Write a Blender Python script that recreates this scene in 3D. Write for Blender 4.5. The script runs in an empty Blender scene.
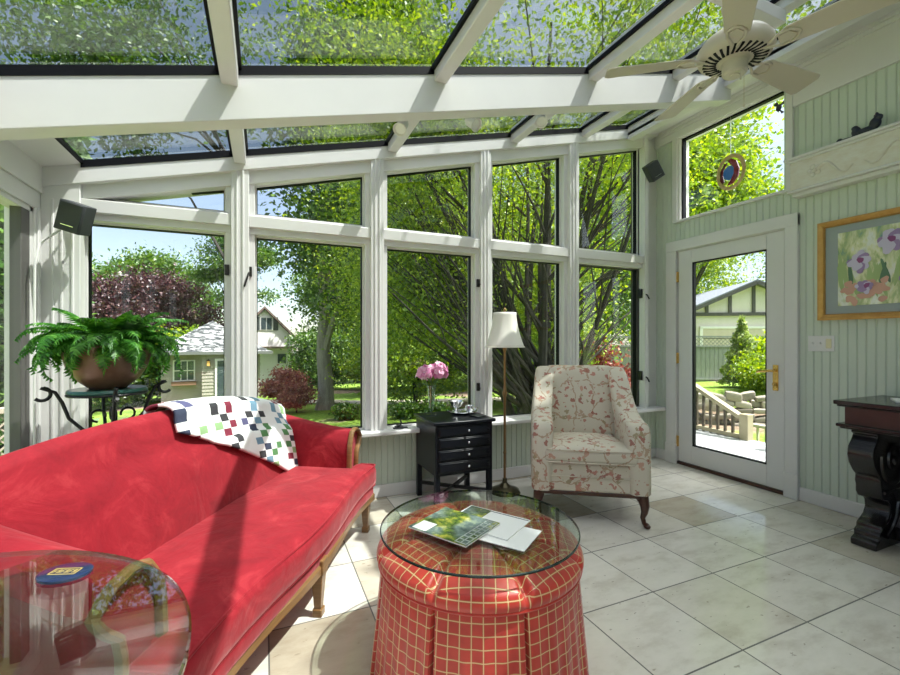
import bpy, bmesh, math, random
import numpy as np
from mathutils import Vector, Matrix
PI = math.pi
S = bpy.context.scene
COL = S.collection
random.seed(7)

# ------------------------------------------------------------------ materials
def newmat(name):
    m = bpy.data.materials.new(name); m.use_nodes = True
    nt = m.node_tree; nt.nodes.clear()
    out = nt.nodes.new('ShaderNodeOutputMaterial')
    return m, nt, out
def N(nt, t, **kw):
    n = nt.nodes.new(t)
    for k, v in kw.items():
        if k in n.inputs: n.inputs[k].default_value = v
        else: setattr(n, k, v)
    return n
def L(nt, a, b): nt.links.new(a, b)
def c4(c): return (c[0], c[1], c[2], 1)
def math_n(nt, op, a, b=None, c=None):
    n = nt.nodes.new('ShaderNodeMath'); n.operation = op
    for i, x in enumerate((a, b, c)):
        if x is None: continue
        if isinstance(x, (int, float)): n.inputs[i].default_value = x
        else: L(nt, x, n.inputs[i])
    return n.outputs[0]
def mixc(nt, f, a, b):
    n = nt.nodes.new('ShaderNodeMix'); n.data_type = 'RGBA'
    for s, x in ((n.inputs[0], f), (n.inputs[6], a), (n.inputs[7], b)):
        if isinstance(x, (int, float)): s.default_value = x
        elif isinstance(x, tuple): s.default_value = c4(x)
        else: L(nt, x, s)
    return n.outputs[2]
def ramp(nt, fac, stops, interp='LINEAR'):
    r = nt.nodes.new('ShaderNodeValToRGB'); cr = r.color_ramp; cr.interpolation = interp
    while len(cr.elements) < len(stops): cr.elements.new(.5)
    for e, (p, c) in zip(cr.elements, stops): e.position = p; e.color = c4(c)
    L(nt, fac, r.inputs[0]); return r.outputs[0]
def pbsdf(nt, out, col, rough=.5, metal=0, spec=.5, coat=0, sheen=0, normal=None):
    p = nt.nodes.new('ShaderNodeBsdfPrincipled')
    if isinstance(col, tuple): p.inputs['Base Color'].default_value = c4(col)
    else: L(nt, col, p.inputs['Base Color'])
    if isinstance(rough, (int, float)): p.inputs['Roughness'].default_value = rough
    else: L(nt, rough, p.inputs['Roughness'])
    p.inputs['Metallic'].default_value = metal
    p.inputs['Specular IOR Level'].default_value = spec
    p.inputs['Coat Weight'].default_value = coat
    p.inputs['Sheen Weight'].default_value = sheen
    if normal is not None: L(nt, normal, p.inputs['Normal'])
    L(nt, p.outputs[0], out.inputs[0]); return p
def mat(name, col, rough=.5, metal=0, spec=.5, coat=0, sheen=0, col2=None, nscale=8, stretch=(1, 1, 1), bump=0, bscale=60, ndetail=4):
    m, nt, out = newmat(name)
    tc = N(nt, 'ShaderNodeTexCoord'); nrm = None; c = col
    if col2 is not None:
        mp = N(nt, 'ShaderNodeMapping'); mp.inputs['Scale'].default_value = stretch
        L(nt, tc.outputs['Object'], mp.inputs[0])
        no = N(nt, 'ShaderNodeTexNoise', Scale=nscale, Detail=ndetail, Roughness=.6); L(nt, mp.outputs[0], no.inputs[0])
        c = ramp(nt, no.outputs[0], [(.3, col), (.7, col2)])
    if bump:
        nb = N(nt, 'ShaderNodeTexNoise', Scale=bscale, Detail=3); L(nt, tc.outputs['Object'], nb.inputs[0])
        b = N(nt, 'ShaderNodeBump', Strength=bump, Distance=.01); L(nt, nb.outputs[0], b.inputs['Height']); nrm = b.outputs[0]
    pbsdf(nt, out, c, rough, metal, spec, coat, sheen, nrm)
    return m
def glass_mat(name, tint=(1, 1, 1), base=.045, gain=1.0, rough=0.0):
    m, nt, out = newmat(name)
    lw = N(nt, 'ShaderNodeLayerWeight', Blend=.5)
    f5 = math_n(nt, 'POWER', lw.outputs['Facing'], 5.0)
    fac = math_n(nt, 'MULTIPLY_ADD', f5, (1 - base) * gain, base)
    tr = N(nt, 'ShaderNodeBsdfTransparent'); tr.inputs[0].default_value = c4(tint)
    gl = N(nt, 'ShaderNodeBsdfGlossy', Roughness=rough)
    mx = N(nt, 'ShaderNodeMixShader'); L(nt, fac, mx.inputs[0]); L(nt, tr.outputs[0], mx.inputs[1]); L(nt, gl.outputs[0], mx.inputs[2])
    L(nt, mx.outputs[0], out.inputs[0]); return m
def leaf_mat(name, c1, c2, c3, trans=.4):
    m, nt, out = newmat(name)
    g = N(nt, 'ShaderNodeNewGeometry')
    c = ramp(nt, g.outputs['Random Per Island'], [(0, c1), (.55, c2), (1, c3)])
    d = N(nt, 'ShaderNodeBsdfDiffuse'); t = N(nt, 'ShaderNodeBsdfTranslucent')
    hs = N(nt, 'ShaderNodeHueSaturation', Value=1.25, Saturation=1.1); hs.inputs['Hue'].default_value = .485
    L(nt, c, d.inputs[0]); L(nt, c, hs.inputs['Color']); L(nt, hs.outputs[0], t.inputs[0])
    mx = N(nt, 'ShaderNodeMixShader'); mx.inputs[0].default_value = trans
    L(nt, d.outputs[0], mx.inputs[1]); L(nt, t.outputs[0], mx.inputs[2])
    gl = N(nt, 'ShaderNodeBsdfGlossy', Roughness=.45); m2 = N(nt, 'ShaderNodeMixShader'); m2.inputs[0].default_value = .05
    L(nt, mx.outputs[0], m2.inputs[1]); L(nt, gl.outputs[0], m2.inputs[2]); L(nt, m2.outputs[0], out.inputs[0])
    return m
def floor_mat():
    m, nt, out = newmat('travertine_tiles')
    tc = N(nt, 'ShaderNodeTexCoord'); sp = N(nt, 'ShaderNodeSeparateXYZ'); L(nt, tc.outputs['Object'], sp.inputs[0])
    u = math_n(nt, 'DIVIDE', math_n(nt, 'SUBTRACT', sp.outputs[0], 1.70 - 42), .42)
    v = math_n(nt, 'DIVIDE', math_n(nt, 'SUBTRACT', sp.outputs[1], 1.089 - 42), .42)
    fu, fv = math_n(nt, 'FRACT', u), math_n(nt, 'FRACT', v)
    def edge(f): return math_n(nt, 'MINIMUM', f, math_n(nt, 'SUBTRACT', 1.0, f))
    e = math_n(nt, 'MINIMUM', edge(fu), edge(fv))
    grout = math_n(nt, 'LESS_THAN', e, .0075)
    cb = N(nt, 'ShaderNodeCombineXYZ'); L(nt, math_n(nt, 'FLOOR', u), cb.inputs[0]); L(nt, math_n(nt, 'FLOOR', v), cb.inputs[1])
    wn = N(nt, 'ShaderNodeTexWhiteNoise'); L(nt, cb.outputs[0], wn.inputs[0])
    base = ramp(nt, wn.outputs['Value'], [(0, (.70, .665, .60)), (.5, (.74, .705, .645)), (.8, (.67, .63, .555)), (.93, (.49, .43, .34)), (1, (.44, .38, .295))])
    of = N(nt, 'ShaderNodeVectorMath', operation='ADD'); L(nt, tc.outputs['Object'], of.inputs[0])
    sc = N(nt, 'ShaderNodeVectorMath', operation='SCALE'); L(nt, wn.outputs['Color'], sc.inputs[0]); sc.inputs['Scale'].default_value = 9
    L(nt, sc.outputs[0], of.inputs[1])
    mp = N(nt, 'ShaderNodeMapping'); mp.inputs['Scale'].default_value = (1, 2.2, 1); L(nt, of.outputs[0], mp.inputs[0])
    n1 = N(nt, 'ShaderNodeTexNoise', Scale=4.5, Detail=6, Roughness=.65); L(nt, mp.outputs[0], n1.inputs[0])
    vein = ramp(nt, n1.outputs[0], [(.3, (.80, .775, .74)), (.5, (.98, .98, .97)), (.75, (1.08, 1.08, 1.08))])
    mm = N(nt, 'ShaderNodeMix', data_type='RGBA', blend_type='MULTIPLY'); mm.inputs[0].default_value = 1
    L(nt, base, mm.inputs[6]); L(nt, vein, mm.inputs[7])
    n2 = N(nt, 'ShaderNodeTexNoise', Scale=22, Detail=3); L(nt, mp.outputs[0], n2.inputs[0])
    pit = math_n(nt, 'GREATER_THAN', n2.outputs[0], .70)
    c = mixc(nt, math_n(nt, 'MULTIPLY', pit, .5), mm.outputs[2], (.22, .18, .13))
    c = mixc(nt, grout, c, (.13, .125, .115))
    ro = math_n(nt, 'MULTIPLY_ADD', n1.outputs[0], .10, .08)
    ro = math_n(nt, 'MULTIPLY_ADD', grout, .5, ro)
    bp = N(nt, 'ShaderNodeBump', Strength=.25, Distance=.004); L(nt, math_n(nt, 'SUBTRACT', 1.0, grout), bp.inputs['Height'])
    pbsdf(nt, out, c, ro, spec=.5, normal=bp.outputs[0]); return m
def plaid_mat():
    m, nt, out = newmat('plaid_silk')
    uv = N(nt, 'ShaderNodeUVMap'); sp = N(nt, 'ShaderNodeSeparateXYZ'); L(nt, uv.outputs[0], sp.inputs[0])
    def line(x, p, w, o=0.0):
        f = math_n(nt, 'FRACT', math_n(nt, 'ADD', math_n(nt, 'DIVIDE', x, p), 50.0 + o))
        return math_n(nt, 'LESS_THAN', math_n(nt, 'ABSOLUTE', math_n(nt, 'SUBTRACT', f, .5)), w)
    a = math_n(nt, 'ADD', line(sp.outputs[0], .037, .042), line(sp.outputs[1], .037, .042))
    b = math_n(nt, 'MAXIMUM', line(sp.outputs[0], .037, .10), line(sp.outputs[1], .037, .10))
    no = N(nt, 'ShaderNodeTexNoise', Scale=14, Detail=3); L(nt, uv.outputs[0], no.inputs[0])
    red = ramp(nt, no.outputs[0], [(.3, (.40, .024, .016)), (.7, (.54, .042, .026))])
    c = mixc(nt, math_n(nt, 'MULTIPLY', b, .5), red, (.36, .10, .03))
    c = mixc(nt, math_n(nt, 'MINIMUM', math_n(nt, 'MULTIPLY', a, .8), 1.0), c, (.66, .48, .25))
    pbsdf(nt, out, c, .42, spec=.4, sheen=.2); return m
def floral_mat():
    m, nt, out = newmat('floral_linen')
    tc = N(nt, 'ShaderNodeTexCoord')
    nz = N(nt, 'ShaderNodeTexNoise', Scale=9, Detail=3); L(nt, tc.outputs['Object'], nz.inputs[0])
    ds = N(nt, 'ShaderNodeVectorMath', operation='SCALE'); L(nt, nz.outputs['Color'], ds.inputs[0]); ds.inputs['Scale'].default_value = .10
    ad = N(nt, 'ShaderNodeVectorMath', operation='ADD'); L(nt, tc.outputs['Object'], ad.inputs[0]); L(nt, ds.outputs[0], ad.inputs[1])
    vo = N(nt, 'ShaderNodeTexVoronoi', Scale=19); L(nt, ad.outputs[0], vo.inputs[0])
    n2 = N(nt, 'ShaderNodeTexNoise', Scale=48, Detail=2); L(nt, tc.outputs['Object'], n2.inputs[0])
    sp = N(nt, 'ShaderNodeSeparateXYZ'); L(nt, vo.outputs['Color'], sp.inputs[0])
    fl = math_n(nt, 'LESS_THAN', math_n(nt, 'MULTIPLY_ADD', n2.outputs[0], 1.1, vo.outputs['Distance']), .87)
    fl = math_n(nt, 'MULTIPLY', fl, math_n(nt, 'GREATER_THAN', sp.outputs[0], .12))
    fc = ramp(nt, sp.outputs[1], [(0, (.33, .085, .06)), (.35, (.46, .16, .12)), (.6, (.52, .27, .19)), (.82, (.33, .26, .14)), (1, (.24, .09, .06))], 'CONSTANT')
    v2 = N(nt, 'ShaderNodeTexVoronoi', Scale=5.0, feature='DISTANCE_TO_EDGE'); L(nt, ad.outputs[0], v2.inputs[0])
    st = math_n(nt, 'MULTIPLY', math_n(nt, 'LESS_THAN', v2.outputs[0], .022), math_n(nt, 'GREATER_THAN', n2.outputs[0], .44))
    c = mixc(nt, math_n(nt, 'MULTIPLY', st, .75), (.63, .575, .475), (.42, .26, .16))
    c = mixc(nt, math_n(nt, 'MULTIPLY', fl, .8), c, fc)
    pbsdf(nt, out, c, .8, spec=.25, sheen=.1); return m
def quilt_mat():
    m, nt, out = newmat('patchwork_quilt')
    uv = N(nt, 'ShaderNodeUVMap'); sp = N(nt, 'ShaderNodeSeparateXYZ'); L(nt, uv.outputs[0], sp.inputs[0])
    a = math_n(nt, 'FLOOR', math_n(nt, 'DIVIDE', sp.outputs[0], .054)); b = math_n(nt, 'FLOOR', math_n(nt, 'DIVIDE', sp.outputs[1], .034))
    ch = math_n(nt, 'MODULO', math_n(nt, 'ADD', math_n(nt, 'ADD', a, b), 100.0), 2.0)
    cb = N(nt, 'ShaderNodeCombineXYZ'); L(nt, a, cb.inputs[0]); L(nt, b, cb.inputs[1]); cb.inputs[2].default_value = 3.3
    wn = N(nt, 'ShaderNodeTexWhiteNoise'); L(nt, cb.outputs[0], wn.inputs[0])
    s2 = N(nt, 'ShaderNodeSeparateXYZ'); L(nt, wn.outputs['Color'], s2.inputs[0])
    blk = math_n(nt, 'LESS_THAN', math_n(nt, 'MODULO', math_n(nt, 'ADD', a, 101.0), 5.0), 2.5)
    on = math_n(nt, 'MULTIPLY', math_n(nt, 'MULTIPLY', ch, math_n(nt, 'GREATER_THAN', s2.outputs[0], .12)), math_n(nt, 'MAXIMUM', blk, math_n(nt, 'GREATER_THAN', s2.outputs[0], .75)))
    pc = ramp(nt, s2.outputs[1], [(0, (.05, .06, .10)), (.2, (.10, .25, .10)), (.35, (.05, .05, .055)), (.5, (.17, .30, .40)), (.65, (.22, .035, .06)), (.78, (.28, .45, .22)), (.9, (.10, .10, .20))], 'CONSTANT')
    c = mixc(nt, on, (.83, .84, .84), pc)
    no = N(nt, 'ShaderNodeTexNoise', Scale=30); L(nt, uv.outputs[0], no.inputs[0])
    bp = N(nt, 'ShaderNodeBump', Strength=.4, Distance=.01); L(nt, no.outputs[0], bp.inputs['Height'])
    pbsdf(nt, out, c, .85, spec=.2, normal=bp.outputs[0]); return m
def suede_mat():
    m, nt, out = newmat('red_suede')
    tc = N(nt, 'ShaderNodeTexCoord')
    n1 = N(nt, 'ShaderNodeTexNoise', Scale=7, Detail=6, Roughness=.7, Distortion=.8); L(nt, tc.outputs['Object'], n1.inputs[0])
    c = ramp(nt, n1.outputs[0], [(.3, (.21, .006, .014)), (.55, (.29, .010, .020)), (.72, (.40, .030, .040)), (.85, (.50, .075, .085))])
    n2 = N(nt, 'ShaderNodeTexNoise', Scale=5, Detail=4, Distortion=1.2); L(nt, tc.outputs['Object'], n2.inputs[0])
    bp = N(nt, 'ShaderNodeBump', Strength=.35, Distance=.03); L(nt, n2.outputs[0], bp.inputs['Height'])
    p = pbsdf(nt, out, c, .75, spec=.2, sheen=.3, normal=bp.outputs[0])
    p.inputs['Sheen Tint'].default_value = (1, .55, .55, 1); p.inputs['Sheen Roughness'].default_value = .45
    return m
def lawn_mat():
    m, nt, out = newmat('lawn_and_beds')
    tc = N(nt, 'ShaderNodeTexCoord')
    n1 = N(nt, 'ShaderNodeTexNoise', Scale=.22, Detail=4); L(nt, tc.outputs['Object'], n1.inputs[0])
    n2 = N(nt, 'ShaderNodeTexNoise', Scale=9, Detail=5); L(nt, tc.outputs['Object'], n2.inputs[0])
    g = ramp(nt, n2.outputs[0], [(.3, (.09, .17, .02)), (.7, (.24, .36, .055))])
    b = ramp(nt, n2.outputs[0], [(.3, (.13, .09, .06)), (.7, (.30, .23, .16))])
    k = ramp(nt, n1.outputs[0], [(.56, (0, 0, 0)), (.6, (1, 1, 1))])
    c = mixc(nt, k, g, b)
    bp = N(nt, 'ShaderNodeBump', Strength=.6, Distance=.05); L(nt, n2.outputs[0], bp.inputs['Height'])
    pbsdf(nt, out, c, .9, spec=.15, normal=bp.outputs[0]); return m
def brick_mat(name, c1, c2, mortar, scale, bw=.5, rh=.25, ms=.02):
    m, nt, out = newmat(name)
    tc = N(nt, 'ShaderNodeTexCoord')
    mp = N(nt, 'ShaderNodeMapping'); L(nt, tc.outputs['Generated' if False else 'UV'], mp.inputs[0])
    b = N(nt, 'ShaderNodeTexBrick', Scale=scale, **{'Mortar Size': ms, 'Brick Width': bw, 'Row Height': rh})
    b.inputs['Color1'].default_value = c4(c1); b.inputs['Color2'].default_value = c4(c2); b.inputs['Mortar'].default_value = c4(mortar)
    L(nt, mp.outputs[0], b.inputs[0]); pbsdf(nt, out, b.outputs[0], .85, spec=.2); return m
def wood(name, a, b, rough=.35, scale=6, st=(1, 1, 12), coat=.2):
    return mat(name, a, rough, col2=b, nscale=scale, stretch=st, coat=coat)

W_WHITE = mat('white_paint', (.69, .675, .665), .38, col2=(.725, .71, .70), nscale=3)
W_CREAM = mat('fan_cream_enamel', (.56, .50, .41), .35)
W_SAGE = mat('sage_paint', (.555, .61, .515), .45, col2=(.585, .64, .545), nscale=2)
BLACK = mat('black_gasket', (.004, .004, .006), .5, spec=.15)
DARKM = mat('dark_bronze', (.035, .032, .03), .4, metal=.5)
SCREEN = mat('dark_screen_frame', (.10, .095, .09), .5)
PANE = glass_mat('window_glass', (.97, .98, .975), .03, .55)
ROOFG = glass_mat('roof_glass', (.71, .735, .725), .07, 1.1)
EDGEL = glass_mat('pale_glass_edge', (.80, .88, .85), .25, 1.0)
TABLEG = glass_mat('table_glass', (.88, .95, .92), .08, 1.0); TABLEG2 = glass_mat('side_table_glass', (.86, .93, .90), .17, 1.0)
EDGEG = mat('glass_edge', (.008, .018, .016), .15, spec=.35)
FLOOR = floor_mat(); PLAID = plaid_mat(); FLORAL = floral_mat(); QUILT = quilt_mat(); SUEDE = suede_mat()
GOLDWOOD = wood('honey_wood', (.17, .085, .030), (.28, .15, .055), .35)
MAHOG = wood('mahogany', (.04, .013, .008), (.085, .028, .013), .3)
EBONY = mat('black_lacquer', (.004, .005, .009), .3, spec=.3)
ESPRESSO = mat('espresso_wood', (.006, .005, .007), .25, col2=(.012, .008, .008), nscale=8, coat=.25)
APRONM = mat('dark_mahogany_veneer', (.045, .014, .012), .35, col2=(.065, .022, .018), nscale=9, coat=.2)
BRASS = mat('brass', (.75, .50, .16), .2, metal=1)
AGED = mat('aged_brass', (.33, .20, .09), .35, metal=.8)
SILVER = mat('silver', (.75, .75, .76), .16, metal=1)
IRON = mat('wrought_iron', (.012, .012, .013), .45, metal=.3)
SHADEM = mat('lamp_linen', (.80, .77, .70), .8, spec=.2)
PAPER = mat('paper', (.82, .82, .80), .5)
SPEAK = mat('charcoal_plastic', (.045, .05, .055), .55)
LEAD = mat('dark_figurine', (.012, .015, .028), .3, col2=(.03, .035, .055), nscale=30)
LAWN = lawn_mat()
BARK = mat('grey_bark', (.020, .017, .014), .9, col2=(.05, .043, .035), nscale=5, stretch=(3, 3, .6), bump=.5, bscale=14)
BARK2 = mat('pale_bark', (.17, .15, .125), .9, col2=(.30, .27, .235), nscale=4, stretch=(3, 3, .5), bump=.5, bscale=10)

# ------------------------------------------------------------------ mesh builder
class MB:
    def __init__(s): s.v = []; s.f = []; s.uv = {}; s.mi = []; s.cur = 0
    def add(s, vs, fs, uvs=None):
        o = len(s.v); s.v += [tuple(p) for p in vs]
        for f in fs: s.f.append(tuple(i + o for i in f)); s.mi.append(s.cur)
        if uvs:
            for i, q in enumerate(uvs): s.uv[o + i] = q
        return s
    def box(s, x0, x1, y0, y1, z0, z1):
        vs = [(x, y, z) for z in (z0, z1) for y in (y0, y1) for x in (x0, x1)]
        return s.add(vs, [(0, 2, 3, 1), (4, 5, 7, 6), (0, 1, 5, 4), (2, 6, 7, 3), (0, 4, 6, 2), (1, 3, 7, 5)])
    def hexa(s, p8):
        return s.add(p8, [(0, 2, 3, 1), (4, 5, 7, 6), (0, 1, 5, 4), (2, 6, 7, 3), (0, 4, 6, 2), (1, 3, 7, 5)])
    def bar(s, a, b, w, h, up=(0, 0, 1)):
        a, b = Vector(a), Vector(b); d = (b - a).normalized(); sd = d.cross(Vector(up))
        if sd.length < 1e-4: sd = Vector((1, 0, 0))
        sd.normalize(); u = sd.cross(d)
        vs = [q + sd * (i * w / 2) + u * (j * h / 2) for j in (-1, 1) for q in (a, b) for i in (-1, 1)]
        return s.add(vs, [(0, 2, 3, 1), (4, 5, 7, 6), (0, 1, 5, 4), (2, 6, 7, 3), (0, 4, 6, 2), (1, 3, 7, 5)])
    def prism(s, poly, fn, t0, t1):
        n = len(poly)
        vs = [fn(p[0], p[1], t0) for p in poly] + [fn(p[0], p[1], t1) for p in poly]
        fs = [tuple(range(n))[::-1], tuple(range(n, 2 * n))] + [(i, (i + 1) % n, n + (i + 1) % n, n + i) for i in range(n)]
        return s.add(vs, fs)
    def lathe(s, prof, seg=32, c=(0, 0, 0), cap=True, uvs=None):
        vs = []; fs = []; n = len(prof)
        for r, z in prof:
            for k in range(seg):
                a = 2 * PI * k / seg; vs.append((c[0] + r * math.cos(a), c[1] + r * math.sin(a), c[2] + z))
        for i in range(n - 1):
            for k in range(seg):
                k2 = (k + 1) % seg; fs.append((i * seg + k, i * seg + k2, (i + 1) * seg + k2, (i + 1) * seg + k))
        if cap:
            if prof[0][0] > 1e-5: fs.append(tuple(range(seg))[::-1])
            if prof[-1][0] > 1e-5: fs.append(tuple(range((n - 1) * seg, n * seg)))
        return s.add(vs, fs)
    def tube(s, pts, r, seg=8, closed=False, cap=True, flat=1.0):
        pts = [Vector(p) for p in pts]; n = len(pts)
        rs = r if isinstance(r, (list, tuple)) else [r] * n
        vs = []; fs = []; prev = None
        for i, p in enumerate(pts):
            if closed: t = pts[(i + 1) % n] - pts[i - 1]
            else: t = pts[min(i + 1, n - 1)] - pts[max(i - 1, 0)]
            t.normalize()
            if prev is None:
                ref = Vector((0, 0, 1)) if abs(t.z) < .9 else Vector((1, 0, 0)); u = t.cross(ref).normalized()
            else: u = (prev - t * prev.dot(t)).normalized()
            prev = u; w = t.cross(u)
            for k in range(seg):
                a = 2 * PI * k / seg; vs.append(p + u * (rs[i] * math.cos(a)) + w * (rs[i] * flat * math.sin(a)))
        m = n if closed else n - 1
        for i in range(m):
            j = (i + 1) % n
            for k in range(seg):
                k2 = (k + 1) % seg; fs.append((i * seg + k, i * seg + k2, j * seg + k2, j * seg + k))
        if cap and not closed: fs += [tuple(range(seg))[::-1], tuple(range((n - 1) * seg, n * seg))]
        return s.add(vs, fs)
    def grid(s, nu, nv, fn, uvfn=None, wrapu=False):
        vs = []; uv = []
        for j in range(nv):
            for i in range(nu):
                a = i / (nu if wrapu else nu - 1); b = j / (nv - 1); vs.append(fn(a, b))
                if uvfn: uv.append(uvfn(a, b))
        fs = []
        for j in range(nv - 1):
            for i in range(nu if wrapu else nu - 1):
                i2 = (i + 1) % nu; fs.append((j * nu + i, j * nu + i2, (j + 1) * nu + i2, (j + 1) * nu + i))
        return s.add(vs, fs, uv if uvfn else None)
    def ball(s, c, r, seg=14, rings=9, R=None):
        rx, ry, rz = r if isinstance(r, (list, tuple)) else (r, r, r)
        vs = []; fs = []
        for j in range(rings + 1):
            t = PI * j / rings
            for k in range(seg):
                a = 2 * PI * k / seg; p = Vector((rx * math.sin(t) * math.cos(a), ry * math.sin(t) * math.sin(a), rz * math.cos(t)))
                if R is not None: p = R @ p
                vs.append((c[0] + p.x, c[1] + p.y, c[2] + p.z))
        for j in range(rings):
            for k in range(seg):
                k2 = (k + 1) % seg; fs.append((j * seg + k, (j + 1) * seg + k, (j + 1) * seg + k2, j * seg + k2))
        return s.add(vs, fs)
    def cushion(s, c, l, r, crown=0, n=14, wob=None):
        h = [l[0] / 2, l[1] / 2, l[2] / 2]; vs = []; fs = []
        for ax in range(3):
            for sg in (-1, 1):
                o = len(vs); a1, a2 = (ax + 1) % 3, (ax + 2) % 3
                for i in range(n + 1):
                    for j in range(n + 1):
                        p = [0, 0, 0]; p[ax] = sg * h[ax]
                        p[a1] = h[a1] * math.sin((i / n - .5) * PI) if True else 0
                        p[a2] = h[a2] * math.sin((j / n - .5) * PI)
                        q = [max(-(h[k] - r), min(h[k] - r, p[k])) for k in range(3)]
                        d = Vector([p[k] - q[k] for k in range(3)])
                        if d.length > 1e-6: d = d.normalized() * r
                        P = [q[k] + d[k] for k in range(3)]
                        if crown:
                            P[2] += crown * (1 if P[2] > 0 else .25 * -1) * max(0, 1 - (P[0] / h[0]) ** 2) * max(0, 1 - (P[1] / h[1]) ** 2) * min(1, abs(P[2]) / h[2])
                        if wob: P = wob(P)
                        vs.append((c[0] + P[0], c[1] + P[1], c[2] + P[2]))
                for i in range(n):
                    for j in range(n):
                        q = (o + i * (n + 1) + j, o + (i + 1) * (n + 1) + j, o + (i + 1) * (n + 1) + j + 1, o + i * (n + 1) + j + 1)
                        fs.append(q if sg > 0 else q[::-1])
        return s.add(vs, fs)
    def build(s, name, m, parent=None, smooth=40, bevel=0, seg=2, weld=False, sub=0, solid=0):
        me = bpy.data.meshes.new(name); me.from_pydata(s.v, [], s.f)
        for x in (m if isinstance(m, (list, tuple)) else [m]): me.materials.append(x)
        if len(me.materials) > 1: me.polygons.foreach_set('material_index', s.mi)
        if s.uv:
            ul = me.uv_layers.new(name='UVMap')
            for lp in me.loops: ul.data[lp.index].uv = s.uv.get(lp.vertex_index, (0, 0))
        bm = bmesh.new(); bm.from_mesh(me)
        if weld: bmesh.ops.remove_doubles(bm, verts=bm.verts, dist=1e-5)
        bmesh.ops.recalc_face_normals(bm, faces=bm.faces); bm.to_mesh(me); bm.free()
        if smooth:
            me.polygons.foreach_set('use_smooth', [True] * len(me.polygons))
            me.set_sharp_from_angle(angle=math.radians(smooth))
        me.update()
        o = bpy.data.objects.new(name, me); COL.objects.link(o)
        if parent: o.parent = parent
        if solid:
            k = o.modifiers.new('solid', 'SOLIDIFY'); k.thickness = solid; k.offset = -1
        if sub:
            k = o.modifiers.new('sub', 'SUBSURF'); k.levels = k.render_levels = sub
        if bevel:
            k = o.modifiers.new('bevel', 'BEVEL'); k.width = bevel; k.segments = seg; k.limit_method = 'ANGLE'; k.angle_limit = math.radians(35); k.harden_normals = False
        return o
def BX(*a): return MB().box(*a)
def tag(o, label, cat, group=None, kind=None):
    o['label'] = label; o['category'] = cat
    if group: o['group'] = group
    if kind: o['kind'] = kind
    return o
def thing(name, label, cat, loc=(0, 0, 0), rz=0, group=None):
    o = bpy.data.objects.new(name, None); o.empty_display_size = .1; COL.objects.link(o)
    o.location = loc; o.rotation_euler = (0, 0, rz); return tag(o, label, cat, group)
def struct(o, label=None):
    o['kind'] = 'structure'
    if label: o['label'] = label
    return o
def sempty(name, label=None):
    o = bpy.data.objects.new(name, None); o.empty_display_size = .1; COL.objects.link(o); return struct(o, label)
def dup(root, loc, rz, label, group=None, scale=None):
    r = root.copy(); COL.objects.link(r); r.location = loc; r.rotation_euler = (0, 0, rz); r['label'] = label
    if group: r['group'] = group
    if scale: r.scale = scale
    for ch in list(root.children):
        c = ch.copy(); COL.objects.link(c); c.parent = r
        for g in list(ch.children):
            d = g.copy(); COL.objects.link(d); d.parent = c
    return r
def arc(c, r, a0, a1, n, ax='xz'):
    o = []
    for i in range(n + 1):
        a = a0 + (a1 - a0) * i / n; x, y = r * math.cos(a), r * math.sin(a)
        o.append((c[0] + x, c[1], c[2] + y) if ax == 'xz' else (c[0], c[1] + x, c[2] + y) if ax == 'yz' else (c[0] + x, c[1] + y, c[2]))
    return o

# ------------------------------------------------------------------ camera
cam = bpy.data.cameras.new('camera'); cam.sensor_width = 36; cam.lens = 433.33 / 900 * 36; cam.clip_start = .05; cam.clip_end = 400
cam.shift_y = (339.32 - 337.5) / 900
co = bpy.data.objects.new('camera', cam); COL.objects.link(co)
co.location = (0, 0, 1.2); co.rotation_euler = (PI / 2, 0, -.4070); S.camera = co

# ------------------------------------------------------------------ room shell
XL, XR, YB, YF = -1.155, 3.685, 3.24, -1.6
SL = .245
def rz(c, x): return c + SL * x                     # height of a plane that follows the roof slope
o = struct(BX(XL - .2, XR + .2, YF - .2, YB + .12, -.12, 0).build('floor', FLOOR, smooth=0), 'polished beige travertine tile floor of the sunroom')

def boards(mb, a0, a1, ivals, put, w=.05, g=.0065, dep=.007):
    a = a0
    while a < a1 - 1e-6:
        b = min(a + w, a1)
        for z0, z1 in ivals((a + b) / 2):
            poly = [(a, 1), (b, 1), (b, dep), (b - g, 0), (a + g, 0), (a, dep)]
            poly = [(p, (.13 if q == 1 else q)) for p, q in poly]
            mb.prism(poly, put, z0, z1)
        a = b
def right_iv(y):
    if 2.98 > y > 2.03: iv = [(2.06, 2.34), (3.13, 3.24)]
    else: iv = [(0, 3.24)]
    return iv
mb = MB(); boards(mb, YF, YB, right_iv, lambda p, q, z: (XR + q, p, z))
struct(mb.build('wall_right', W_SAGE, smooth=0), 'pale sage beadboard wall with the glass door and high window')
mb = MB(); boards(mb, XL - .12, XR + .12, lambda x: [(0, .495)], lambda p, q, z: (p, YB + q, z))
struct(mb.build('wall_back', W_SAGE, smooth=0), 'low sage beadboard wall below the tall back windows')
mb = MB(); boards(mb, YF, YB, lambda y: [(0, .495)], lambda p, q, z: (XL - q, p, z))
struct(mb.build('wall_left', W_SAGE, smooth=0), 'low sage beadboard wall behind the red sofa')
mb = MB(); mb.prism([(XL - .13, 0), (XR + .13, 0), (XR + .13, 3.35), (XL - .13, 2.2)], lambda x, z, t: (x, t, z), YF - .15, YF)
struct(mb.build('wall_front', W_SAGE, smooth=0), 'house wall closing the sunroom behind the viewer')
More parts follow.
